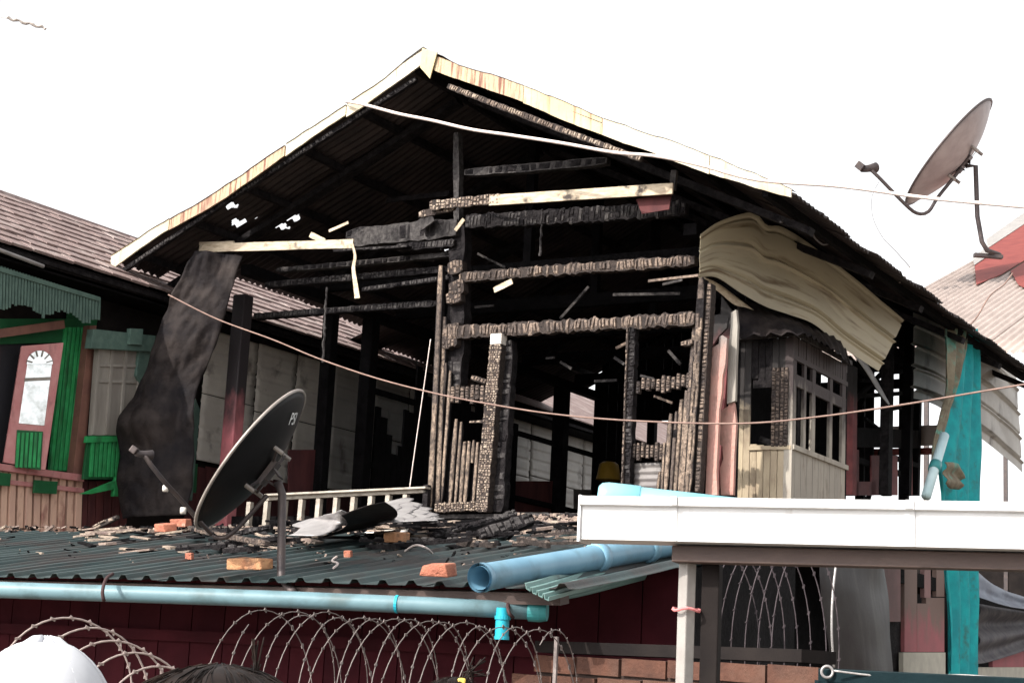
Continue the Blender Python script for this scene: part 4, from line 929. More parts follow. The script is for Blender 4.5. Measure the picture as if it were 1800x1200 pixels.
q0, q1 = gpt(GL_ * (1062 - 1021) / 779, -.06, .004), gpt(GL_ * (1330 - 1021) / 779, -.16, -.03)
gpipe = pipe('gutter_pipe', [q0, q1], .044, 'pale blue pipe resting in the end of the white gutter', 'pvclight', k=24)
d = (q1 - q0).normalized()
m = MB(); m.tube([q0 - d * .03, q0 - d * .02, q0, q0 + d * .10, q0 + d * .102], lambda q: (.034, .044, .048, .048, .044)[min(4, int(q * 4.01))], 24); m.build('elbow_cap', 'pvclight', gpipe, True)
cp0, cp1 = si(1628, 872, 1.25), si(1660, 765, 1.25)
spipe = pipe('stub_pipe', [cp0, cp1], .055, 'short pale pipe leaning against the teal cloth', 'pvcpale')
d = (cp1 - cp0).normalized(); c = cp0.lerp(cp1, .42); m = MB(); m.tube([c, c + d * .12], .068, 18); m.build('collar', 'pvcg', spipe, True)

# ================================================================ satellite dishes
def dish(name, cx, cy, Y, dx, dy, ratio, rpx, label, mat, depth, polepts, armpts, poler, lettering=None):
    C0 = yy(cx, cy, Y); view = (C0 - EYE).normalized()
    ix = (_R * dx + _U * dy).normalized(); ix = (ix - view * ix.dot(view)).normalized()
    n = (ix * math.sqrt(1 - ratio ** 2) + view * ratio).normalized()           # the way the bowl opens
    r = rpx * (C0 - EYE).length / FPX
    X = n.cross(view).normalized(); Yv = n.cross(X)
    o = thing(name, polepts[-1], label, 'satellite dish')
    m = MB(); k = 40; rg = 12
    def pt(q, a): return C0 + (X * math.cos(a) + Yv * math.sin(a)) * r * q + n * (depth * r * (q * q - .55))
    vs = [pt(0, 0)]; fs = []
    for i in range(1, rg + 1):
        for j in range(k): vs.append(pt(i / rg, 6.28318 * j / k))
    for j in range(k): fs.append((0, 1 + j, 1 + (j + 1) % k))
    for i in range(rg - 1):
        for j in range(k): a, b = 1 + i * k + j, 1 + i * k + (j + 1) % k; fs.append((a, a + k, b + k, b))
    m.add(vs, fs); bowl = m.build('bowl', mat, o, True, .006)
    m = MB(); m.tube([pt(1.0, 6.28318 * j / 56) for j in range(56)], .008 * r / .4, 6, closed=True); m.build('rim', 'dishrim' if mat == 'dishb' else 'steeld', o, True)
    bc = C0 - n * (depth * r * .55); top = polepts[0]
    m = MB(); w = r * .16
    m.box(bc - n * .02, X * w, Yv * w, n * .012); m.build('back_plate', 'steeld', o)
    side = (top - (bc - n * .02))
    for s in (-1, 1):
        m = MB(); m.bar(bc + X * s * w * .6, top + X * s * w * .35, w * .9, .008, X); m.build('bracket', 'steeld', o)
    for s, t in ((-1, -1), (1, -1), (1, 1), (-1, 1)):
        m = MB(); c = bc + X * s * w * 1.7 + Yv * t * w * 1.7 + n * depth * r * .12; m.tube([c, c - n * .05 * r / .4], .011 * r / .4, 8); m.build('bolt', 'dishrim', o)
        m = MB(); m.bar(bc - n * .02 + X * s * w * .6 + Yv * t * w * .6, c - n * .02, .018 * r / .4, .01, n); m.build('strut', 'steeld', o)
    m = MB(); m.tube(polepts, poler, 14); m.build('pole', 'steeld', o, True)
    m = MB(); m.tube(resample(armpts, 24), .011 * r / .4, 8); m.build('feed_arm', 'steeld', o, True)
    e = armpts[-1]; f = (C0 - e).normalized(); s = r / .4 * (.72 if mat == 'dishb' else 1)
    m = MB(); m.tube([e - f * .06 * s, e - f * .02 * s, e + f * .0, e + f * .05 * s, e + f * .055 * s], lambda q: (.018, .022, .022, .032, .028)[min(4, int(q * 4.01))] * s, 14); m.build('feed_horn', 'steeld', o, True)
    m = MB(); m.box(e - f * .07 * s + Z * .02 * s, X * .022 * s, Yv * .03 * s, n * .022 * s); m.build('feed_box', 'steeld', o, bevel=.004)
    return o, C0, n, X, Yv, r, pt
ppx = [yy(488, 846, 8.12), yy(496, 868, 8.12), yy(494, 1012, 8.12), yy(505, 1030, 8.05), yy(517, 1042, 7.98)]
arm = [yy(372, 938, 8.15), yy(350, 915, 8.05), yy(318, 878, 7.98), yy(288, 845, 7.9), yy(262, 812, 7.85), yy(254, 798, 7.85)]
d1, C0, n1, X1, Y1, r1, pt1 = dish('satellite_dish', 453, 816, 8.15, -.80, .60, .22, 147, 'black satellite dish with white PSI lettering standing on the green roof', 'dishb', .22, ppx, arm, .020)
for x, y in ((291, 858), (322, 897)):
    p = yy(x, y, 7.93); m = MB(); m.tube([p - Vector((.012, 0, 0)), p + Vector((.012, 0, 0))], .016, 8); m.build('arm_clip', 'zincl', d1, True)
p = yy(372, 938, 8.15); m = MB(); m.tube(resample([p, yy(385, 945, 8.15), yy(410, 935, 8.13), yy(470, 870, 8.12)], 12), .012, 8); m.build('arm_brace', 'steeld', d1, True)
# the lettering, printed on the back of the bowl near its upper edge
cu = bpy.data.curves.new('lettering', 'FONT'); cu.body = 'PSI'; cu.size = .085; cu.align_x = 'CENTER'; cu.align_y = 'CENTER'; cu.extrude = 0.0
to = bpy.data.objects.new('tmp_text', cu); col.objects.link(to); dg = bpy.context.evaluated_depsgraph_get(); me0 = bpy.data.meshes.new_from_object(to.evaluated_get(dg)); bpy.data.objects.remove(to)
def seen(p):
    d = p - EYE; z = d.dot(_F); return W / 2 + FPX * d.dot(_R) / z, H / 2 - FPX * d.dot(_U) / z
best = None
for i in range(60):
    for j in range(0, 22):
        q_, a_ = j / 22, 6.28318 * i / 60; x_, y_ = seen(pt1(q_, a_)); e_ = (x_ - 512) ** 2 + (y_ - 738) ** 2
        if best is None or e_ < best[0]: best = (e_, q_ * math.cos(a_), q_ * math.sin(a_))
ta, tb = best[1], best[2]
upd = Vector((ta, tb)).normalized(); tdir = None
def onb(a, b): 
    q = math.hypot(a, b); return pt1(q, math.atan2(b, a)) - n1 * .010
# letters upright on the photograph: pick the tangent pair that reads left to right
cands = []
for s1 in (1, -1):
    for s2 in (1, -1):
        e2 = upd * s1; e1_ = Vector((-upd.y, upd.x)) * s2
        A_ = (X1 * e1_.x + Y1 * e1_.y); B_ = (X1 * e2.x + Y1 * e2.y)
        if A_.cross(B_).dot(-n1) > 0: cands.append((B_.dot(_U), e1_, e2))
cands.sort(key=lambda c: -c[0]); e1_, e2 = cands[0][1], cands[0][2]
m = MB(); m.add([onb(ta + (e1_.x * v.co.x + e2.x * v.co.y) / r1, tb + (e1_.y * v.co.x + e2.y * v.co.y) / r1) for v in me0.vertices], [tuple(p.vertices) for p in me0.polygons])
m.build('lettering', 'print', d1)
DY = 34.2
pp2 = [yy(1698, 292, DY), yy(1715, 292, DY), yy(1718, 380, DY), yy(1726, 425, DY), yy(1735, 440, DY), yy(1757, 448, DY + .3)]
arm2 = [yy(1690, 296, DY - .2), yy(1650, 345, DY - .3), yy(1632, 372, DY - .4), yy(1612, 375, DY - .6), yy(1590, 358, DY - .8), yy(1545, 312, DY - 1.0), yy(1528, 296, DY - 1.0)]
d2, *_ = dish('satellite_dish', 1680, 277, DY, -.80, .60, .16, 110, 'grey satellite dish on a bent pole above the cream roof', 'dishg', .30, pp2, arm2, .05)
m = MB(); a, b = yy(1712, 448, DY + .2), yy(1762, 452, DY + .2); m.bar(a, b, .14, .07, Z); m.build('foot_plate', 'steeld', d2)

# ================================================================ cables
def cable(name, pts, r, mat, label, cat='cable', n=80):
    m = MB(); m.tube(resample(pts, n), r, 7); o = m.build(name, mat, None, True); tag(o, label, cat); return o
cable('thick_cable', [fa(606, 178, -1.0), fa(640, 184, -1.06), fa(700, 200, -1.08), fa(760, 212, -1.08), fa(830, 228, -1.08), fa(900, 238, -1.08), fa(990, 252, -1.08), fa(1080, 268, -1.08), fa(1150, 274, -1.1), fa(1230, 290, -1.1), fa(1330, 316, -1.1), fa(1480, 328, -1.1), fa(1640, 349, -1.1), fa(1830, 366, -1.1)], .017, 'cablew', 'thick white cable sagging across the gable')
cable('long_wire', [fa(296, 518, -1.6), fa(380, 560, -1.7), fa(480, 597, -1.9), fa(560, 630, -2.0), fa(660, 664, -2.2), fa(760, 690, -2.3), fa(850, 708, -2.4), fa(970, 727, -2.5), fa(1110, 739, -2.6), fa(1300, 744, -2.7), fa(1440, 732, -2.6), fa(1580, 712, -2.5), fa(1700, 692, -2.5), fa(1820, 672, -2.5)], .0075, 'cableb', 'thin brown wire sagging in front of the whole burnt house', 'wire')
cable('drooping_wire', [si(1372, 390, .9), si(1400, 395, .9), si(1425, 400, .95), si(1432, 418, .95), si(1450, 430, .95), si(1470, 415, .95), si(1476, 398, .95)], .010, 'cabled', 'dark wire looped under the right eave above the tan sheet', 'wire', 40)
cable('curled_wire', [si(1545, 470, 1.0), si(1552, 480, 1.0), si(1556, 492, 1.0), si(1575, 500, 1.0), si(1592, 485, 1.0), si(1598, 470, 1.0)], .009, 'cablew', 'pale wire curling under the right eave near the dish', 'wire', 40)
cable('eave_wire', [si(1640, 535, 1.0), si(1656, 548, 1.0), si(1662, 570, 1.0), si(1690, 580, 1.0), si(1715, 560, 1.0), si(1740, 520, 1.1), si(1765, 500, 1.1), si(1780, 480, 1.2)], .010, 'cableb', 'brown wire tied to the top of the teal cloth', 'wire', 40)
cable('sky_wire', [yy(1545, 320, 33.0), yy(1533, 345, 31), yy(1534, 380, 28), yy(1550, 415, 24), yy(1575, 442, 20.5), yy(1600, 470, 19)], .006, 'cabled', 'very thin wire hanging from the grey dish arm', 'wire', 40)
cable('overhead_wire', [yy(-40, 22, 20), yy(10, 32, 20), yy(80, 49, 20), yy(200, 88, 19.5), yy(345, 117, 19), yy(610, 180, 17.4)], .005, 'cablew', 'faint overhead wire in the sky at upper left', 'wire', 60)
m = MB(); P = resample([yy(12, 32, 19.99), yy(80, 50, 19.99)], 14); m.tube([p + Z * .012 * math.sin(i * 1.7) for i, p in enumerate(P)], lambda t: .010 + .010 * abs(math.sin(t * 17)), 7)
tag(m.build('wire_wrap', 'dishrim', None), 'frayed grey wrap on the wire at upper left', 'wire wrap')
cable('hanging_wire', [fa(757, 596, -.1), fa(748, 660, -.1), fa(738, 730, -.1), fa(728, 800, -.1), fa(720, 858, -.1)], .006, 'cablew', 'thin wire hanging beside the slatted panel', 'wire', 30)

# ================================================================ hanging and fallen sheets
A = [fa(342, 442, -.6), fa(322, 490, -.6), fa(288, 560, -.65), (fa(262, 640, -.7)), fa(236, 700, -.75), fa(216, 758, -.8), fa(212, 820, -.85), fa(212, 870, -.85), fa(216, 912, -.9)]
B = [fa(432, 452, -.35), fa(418, 500, -.4), fa(392, 575, -.45), fa(368, 640, -.5), fa(350, 690, -.55), fa(346, 740, -.6), fa(345, 800, -.6), fa(338, 860, -.65), fa(330, 906, -.7)]
o = sheet('hanging_sheet', A, B, 'sheetblack', None, 70, 34, lambda s, t: .10 * math.sin(3.1416 * t) * (0.4 + s) + .13 * abs(noise.noise(Vector((s * 4, t * 1.6, 11)))) + .06 * abs(noise.noise(Vector((s * 9, t * 5, 4)))) + .02 * noise.noise(Vector((s * 25, t * 12, 4))) + (.12 * math.exp(-((s - .66) / .05) ** 2) * (1 - t)), (-hv * .8 + hu * .2).normalized(), .006)
tag(o, 'tall soot-black crumpled metal sheet hanging at the left corner', 'metal sheet')
# curled sheet on the green roof
a0, a1 = rf(512, 940, .02), rf(676, 905, .02); axn = (a1 - a0).normalized(); bk = axn.cross(sn); bk = bk if bk.y > 0 else -bk
o = sheet('curled_sheet', [rf(514, 922, .11), rf(540, 913, .14), rf(572, 905, .19), rf(600, 896, .25)], [rf(508, 940, .11), rf(545, 941, .11), rf(570, 939, .11), rf(602, 921, .12)], 'zinc', None, 24, 16, lambda s, t: .05 * math.sin(3.14 * t) + .03 * noise.noise(Vector((s * 5, t * 4, 2))), -bk, .004)
tag(o, 'pale bent metal sheet lying on the green roof', 'metal sheet')
sheet_b = sheet('rolled_sheet', [rf(562, 944, .06), rf(610, 935, .06), rf(668, 923, .07)], [rf(600, 905, .24), rf(640, 890, .30), rf(676, 882, .34)], 'sheetblack', None, 24, 16, lambda s, t: .09 * math.sin(3.14 * t), -bk, .005)
tag(sheet_b, 'brown-black half-rolled metal sheet in front of the veranda rail', 'metal sheet')
o = sheet('crumpled_sheet', [rf(676, 882, .2), rf(715, 874, .22), rf(745, 892, .18), rf(762, 908, .15)], [rf(664, 920, .15), rf(700, 917, .15), rf(745, 915, .15), rf(768, 914, .15)], 'zinc', None, 26, 18, lambda s, t: .10 * noise.noise(Vector((s * 7, t * 6, 5))), -bk, .004)
tag(o, 'small crumpled grey metal sheet beside the slatted panel', 'metal sheet')
o = sheet('flat_sheet', [rf(650, 931, .02), rf(700, 930, .03), rf(720, 926, .03)], [rf(640, 936, .02), rf(690, 936, .02), rf(715, 934, .03)], 'zincl', None, 10, 4, None, sn, .004)
tag(o, 'narrow flat pale metal offcut on the green roof', 'metal sheet')
# bowed sheet and cloths on the right
A = [si(1447, 960, .6), si(1441, 1010, .6), si(1446, 1070, .6), si(1456, 1130, .6), si(1470, 1215, .6)]; B = [si(1540, 960, .6), si(1550, 1020, .6), si(1556, 1080, .6), si(1560, 1140, .6), si(1562, 1215, .6)]
o = sheet('bowed_sheet', A, B, 'bowed', None, 40, 24, lambda s, t: .28 * math.sin(3.1416 * t) + .05 * noise.noise(Vector((s * 3, t * 3, 2))), hu, .005)
tag(o, 'large grey bowed metal sheet standing under the gutter beam', 'metal sheet')
m = MB(); m.tube(resample([si(1474, 960, 1.0), si(1464, 1040, 1.0), si(1462, 1110, 1.0), si(1466, 1172, 1.0)], 20), .012, 8); tag(m.build('bent_rod', 'zinc', None, True), 'thin bright rod in front of the bowed grey sheet', 'rod')
def fold(n_, a_, ph=0.): return lambda s, t: a_ * math.sin(6.283 * n_ * t + ph + 1.5 * s) + .02 * noise.noise(Vector((s * 6, t * 5, ph)))
A = [si(1674, 580, .95), si(1672, 640, .98), si(1654, 740, 1.0), si(1644, 800, 1.0), si(1650, 880, 1.0), si(1656, 985, 1.0), si(1664, 1080, 1.0), si(1664, 1215, 1.0)]
B = [si(1712, 578, .95), si(1716, 640, .95), si(1718, 740, .95), si(1719, 800, .95), si(1716, 880, .95), si(1714, 985, .95), si(1714, 1080, .95), si(1714, 1215, .95)]
o = sheet('teal_cloth', A, B, 'teal', None, 80, 40, fold(3.2, .05), hu, .006); tag(o, 'long teal cloth hanging from the right eave to the ground', 'cloth')
A = [si(1660, 578, 1.0), si(1661, 640, 1.05), si(1662, 700, 1.05), si(1645, 770, 1.08), si(1640, 822, 1.1)]; B = [si(1706, 576, 1.0), si(1698, 620, 1.1), si(1684, 670, 1.1), si(1660, 745, 1.1), si(1647, 815, 1.1)]
o = sheet('olive_cloth', A, B, 'cloth', None, 50, 24, fold(2.6, .035, 2), hu, .006); tag(o, 'ragged olive cloth bunched over the top of the teal cloth', 'cloth')
A = [si(1660, 812, 1.2), si(1680, 815, 1.2), si(1692, 838, 1.2)]; B = [si(1662, 850, 1.2), si(1672, 858, 1.2), si(1690, 860, 1.2)]
o = sheet('cloth_rag', A, B, 'cloth', None, 16, 10, fold(1.5, .03), hu, .006); tag(o, 'small brown rag on the teal cloth by the pipe collar', 'rag')
A = [si(1712, 1000, .3), si(1735, 1020, .3), si(1770, 1040, .3), si(1830, 1058, .3)]; B = [si(1712, 1046, .4), si(1740, 1056, .5), si(1775, 1066, .5), si(1830, 1074, .4)]
o = sheet('blue_tarp', A, B, 'tarp', None, 30, 16, fold(1.0, .05), hu, .006); tag(o, 'blue-grey tarpaulin slung behind the teal cloth', 'tarpaulin')
A = [si(1716, 1060, .1), si(1760, 1068, .1), si(1830, 1080, .1)]; B = [si(1714, 1166, .15), si(1745, 1160, .15), si(1830, 1130, .15)]
o = sheet('burnt_tarp', A, B, 'tarpd', None, 30, 20, fold(2.0, .07), hu, .006); tag(o, 'charred crumpled tarpaulin below the blue-grey one', 'tarpaulin')
# gate rail and ring at the bottom right
m = MB(); gr0, gr1 = yy(1440, 1186, 6.2), yy(1830, 1205, 5.9); m.bar(gr0, gr1, .05, .04, Vector((0, -1, 0))); tag(m.build('gate_rail', 'gateteal', None, bevel=.004), 'dark teal top rail of a gate at the bottom right', 'rail')
m = MB(); c = yy(1454, 1180, 6.15); m.tube([c + Vector((.02 * math.cos(t), 0, .02 * math.sin(t))) for t in [k * 6.283 / 20 for k in range(20)]], .005, 8, closed=True); tag(m.build('gate_ring', 'zinc', None, True), 'small steel ring at the end of the teal gate rail', 'ring')
m = MB(); P = [yy(1466, 1178, 6.12), yy(1560, 1188, 6.1), yy(1700, 1186, 6.0), yy(1830, 1200, 5.9)]; m.tube(resample(P, 20), .004, 6); tag(m.build('stretched_cord', 'zinc', None, True), 'pale cord stretched along the teal gate rail', 'cord')
for x in (1448, 1828):
    m = MB(); p = yy(x, 1195, 6.2 if x < 1500 else 5.9); m.bar(flat(p, 0), p, .05, .05, hv); tag(m.build('gate_post', 'gateteal', None), 'dark teal gate post at the %s end of the gate rail' % ('left' if x < 1500 else 'right'), 'post')

# ================================================================ bricks, debris
def brick(cx, cy, lpx, ang, label, mat='brick', tilt=0.0, hgt=.055, wid=.095):
    c = rf(cx, cy, .05 + hgt / 2); l = lpx * (c - EYE).length / FPX
    d = (hu * math.cos(R(ang)) + sw_ * math.sin(R(ang))).normalized(); w = sn.cross(d).normalized(); n = (sn * math.cos(tilt) + w * math.sin(tilt))
    w = n.cross(d); m = MB()
    k = 8; vs = []
    def bx(i, j, q): return c + d * (l / 2 * i) + w * (wid / 2 * j) + n * (hgt / 2 * q) + Vector((rnd(-.009, .009), rnd(-.007, .007), rnd(-.006, .006)))
    m.hexa([bx(-1, -1, -1), bx(1, -1, -1), bx(1, 1, -1), bx(-1, 1, -1), bx(-1, -1, 1), bx(1, -1, 1), bx(1, 1, 1), bx(-1, 1, 1)])
    o = m.build('brick', mat, None, bevel=.007); tag(o, label, 'brick', 'loose bricks on the green roof'); return o
brick(441, 990, 82, -12, 'whole orange brick beside the dish pole on the green roof')
brick(771, 1001, 52, 3, 'red broken brick near the mouth of the thick blue pipe', 'brickred')
brick(696, 943, 40, -22, 'orange brick in front of the crumpled grey sheet', 'brick')
brick(290, 926, 34, -20, 'small orange brick left of the dish feed arm', 'brickred'); brick(318, 918, 30, 15, 'broken red brick behind the small orange brick', 'brickred')
def on_roof(a0, a1, w0, w1): return sr(rnd(a0, a1), rnd(w0, w1), .025)
stk = 0
for i in range(34):
    x = rnd(330, 1010); y = rnd(918, 962) if x > 560 else rnd(930, 975)
    if 470 < x < 520: continue
    c = rf(x, y, .03 + rnd(0, .03)); ang = rnd(-40, 40); d = (hu * math.cos(R(ang)) + sw_ * math.sin(R(ang)) + sn * rnd(-.03, .09)).normalized(); L = rnd(.12, .55)
    char_bar('charred_stick', c - d * L / 2, c + d * L / 2, rnd(.02, .05), rnd(.015, .03), None, n=sn, ash='ashg' if random.random() < .6 else 'ash', cell=.05, rows=1, cover=.7)
    o = bpy.data.objects[[k for k in WL][-1]]; tag(o, 'short charred stick among the burnt debris on the green roof', 'stick', 'charred sticks on the green roof')
for x0, y0, x1, y1, w, lab, mt in ((760, 945, 905, 905, .05, 'long charred beam slanting down from the doorway', 'ashg'), (840, 942, 935, 912, .08, 'thick black charred beam end below the door jamb', 'ashg'), (165, 928, 208, 908, .035, 'pale splintered stick at the foot of the hanging black sheet', 'ashf'), (380, 945, 478, 925, .03, 'charred stick behind the dish', 'ashg'), (335, 928, 470, 955, .035, 'burnt lath under the dish bowl', 'ash')):
    a, b = rf(x0, y0, .04), rf(x1, y1, .12); char_bar('burnt_timber', a, b, w, w * .8, None, n=-hv, ash=mt, rows=2, cell=.05); o = bpy.data.objects[list(WL)[-1]]; tag(o, lab, 'timber')
# fine splinters, ash and rubble: uncountable
m = MB()
for i in range(2600):
    x = rnd(-20, 1040); t = random.random() ** 2.6
    y = 918 + t * 80 + (8 if x < 500 else 0); w_ = 1 if x > 300 else .5
    if random.random() > w_ or noise.noise(Vector((x * .012, y * .03, 3))) < -.12 + t * .35: continue
    c = rf(x, y, .015 + .02 * random.random() * (1 - t)); s = .004 + .022 * random.random() ** 2.2 * (1.15 - t * .8)
    d = Vector((rnd(-1, 1), rnd(-1, 1), rnd(-.2, .4))).normalized(); e = d.cross(sn).normalized(); f = d.cross(e)
    m.box(c, d * s * rnd(.6, 2.6), e * s * .5, f * s * .3, random.choice((0, 0, 0, 0, 1, 1, 2)))
for i in range(150):
    x = rnd(150, 1030); t = random.random() ** 2; y = 916 + t * 45 + (12 if x < 480 else 0)
    c = rf(x, y, .02 + .05 * (1 - t) * random.random()); a_ = rnd(-.6, .6); d = (hu * math.cos(a_) + sw_ * math.sin(a_) + sn * rnd(-.12, .12)).normalized(); e = sn.cross(d).normalized(); f = d.cross(e)
    m.box(c, d * rnd(.03, .13), e * rnd(.012, .045), f * rnd(.003, .008), random.choice((0, 0, 0, 0, 1, 1, 2)))
o = m.build('debris', ['chard', 'rubble', 'ashf'], None); tag(o, 'ash, splinters and burnt scraps scattered over the green roof', 'debris', kind='stuff')
m = MB()
for i in range(700):
    x = rnd(880, 1030); y = rnd(906, 945); c = fa(x, y, -.25 - (y - 906) * .012); s = rnd(.012, .035)
    d = Vector((rnd(-1, 1), rnd(-1, 1), rnd(-1, 1))).normalized(); e = d.cross(Z).normalized(); f = d.cross(e)
    m.box(c, d * s, e * s * .8, f * s * .6, random.choice((0, 0, 1, 2)))
m.slab([fa(870, 960, -.2), fa(1060, 960, -.2), fa(1060, 908, -.1), fa(880, 908, -.1)], hv, .1, 0)
o = m.build('rubble', ['rubble', 'char', 'ashf'], None); tag(o, 'rubble heaped against the foot of the doorway', 'rubble', kind='stuff')
# little scraps with a place of their own
cable('roof_wire', [rf(712, 968, .03), rf(730, 958, .08), rf(748, 962, .09), rf(760, 972, .03)], .006, 'cablew', 'short arched white wire on the green roof', 'wire', 20)
cable('white_squiggle', [rf(592, 978, .03), rf(584, 985, .03), rf(594, 990, .04), rf(586, 998, .03)], .006, 'cablew', 'short squiggle of white wire on the green roof', 'wire', 20)
m = MB(); c = rf(612, 973, .04); m.box(c, hu * .022, sw_ * .012, sn * .018); tag(m.build('red_scrap', 'brickred', None, bevel=.004), 'tiny red scrap on the green roof right of the dish pole', 'scrap')
m = MB(); c = rf(333, 977, .04); m.box(c, hu * .022, sw_ * .012, sn * .018); tag(m.build('red_scrap', 'brickred', None, bevel=.004), 'tiny red scrap on the green roof left of the dish pole', 'scrap')
# mustard plastic basin inside
m = MB(); c = lw(1070, 830, .5); P = []
prof = [(.0, .16), (.10, .16), (.15, .12), (.17, 0.0), (.19, -.10), (.20, -.12)]
k = 18; vs = []
for r_, z in prof:
    for j in range(k): vs.append(c + Vector((r_ * math.cos(6.283 * j / k), r_ * math.sin(6.283 * j / k), z)))
m.add(vs, [(i * k + j, i * k + (j + 1) % k, (i + 1) * k + (j + 1) % k, (i + 1) * k + j) for i in range(len(prof) - 1) for j in range(k)])
tag(m.build('plastic_basin', 'mustard', None, True, .004), 'upturned mustard plastic basin inside the doorway', 'basin')

# ================================================================ razor wire
def coil(name, p0, p1, r0, r1, turns, label, wr=.004, hand=1, clip=.10, flat_=1.0, mat='wire', ph=0.0, squash=1.0):
    ax = (p1 - p0); L = ax.length; axn = ax.normalized(); sx = axn.cross(Z).normalized(); o = thing(name, p0, label, 'razor wire', 'razor wire coils')
    n = int(turns * 44); P = []
    for i in range(n + 1):
        t = i / n; a = hand * 6.28318 * turns * t + ph; r = r0 + (r1 - r0) * t; r *= 1 + .05 * noise.noise(Vector((t * 14, hand, 1)))
        P.append(p0 + ax * t + sx * math.cos(a) * r * squash + Z * math.sin(a) * r + axn * .02 * noise.noise(Vector((t * 20, 5, hand))))
    m = MB(); m.tube(P, wr, 6); m.build('coil', mat, o, True)
    m = MB(); acc = 0
    for a, b in zip(P, P[1:]):
        acc += (b - a).length
        if acc > clip:
            acc = 0; d = (b - a).normalized(); e = d.cross(axn).normalized(); f = d.cross(e)
            m.add([a - d * .012, a + e * .005 + f * .003, a + d * .012, a - e * .005 - f * .003, a + d * .007 + e * .010, a - d * .007 - e * .010], [(0, 1, 2, 3), (1, 4, 2), (3, 5, 0)])
    m.build('barbs', mat, o, False, .003)['kind'] = 'stuff'
    return o
cA, cB = yy(445, 1190, 7.3), yy(960, 1215, 6.8)
cA, cB = flat(cA, 1.46), flat(cB, 1.42)
coil('razor_wire', cA, cB, .40, .40, 8.5, 'razor wire coil strung below the drain pipe in the middle', hand=1, wr=.0022, mat='wired')
coil('razor_wire', cA + hu * .09, cB + hu * .05,   .39, .40, 8.0, 'second razor wire coil crossing the middle one the other way', hand=-1, ph=1.0, wr=.0022, mat='wired')
lA, lB = flat(yy(110, 1150, 6.0), 1.52), flat(yy(330, 1180, 5.5), 1.38)
coil('razor_wire', lA, lB, .25, .20, 5.2, 'bright razor wire coil at lower left above the white cap', wr=.0035, clip=.07)
rA, rB = flat(yy(1262, 1090, 8.6), 1.80), flat(yy(1428, 1090, 8.0), 1.84)
coil('razor_wire', rA, rB, .50, .50, 7.2, 'dim razor wire coil in the dark right of the white post', wr=.003, mat='wiredim', squash=.45)
# the low wall that carries them
bA, bB = flat(yy(60, 1200, 7.6), 0), flat(yy(1010, 1200, 6.8), 0); d = (bB - bA).normalized(); n = d.cross(Z)
m = MB(); m.box((bA + bB) / 2 + Z * .5, (bB - bA) / 2, n * .08, Z * .5); m.box((bA + bB) / 2 + Z * 1.03, (bB - bA) / 2 + d * .03, n * .11, Z * .03); tag(m.build('boundary_wall', 'mortar', None, bevel=.006), 'low boundary wall under the razor wire', 'wall', kind='thing')
m = MB(); p = yy(978, 1130, 7.0); m.bar(flat(p, 0), flat(p, 1.80), .014, .014, hv); tag(m.build('wire_picket', 'wired', None), 'thin picket at the right end of the middle razor wire', 'picket')

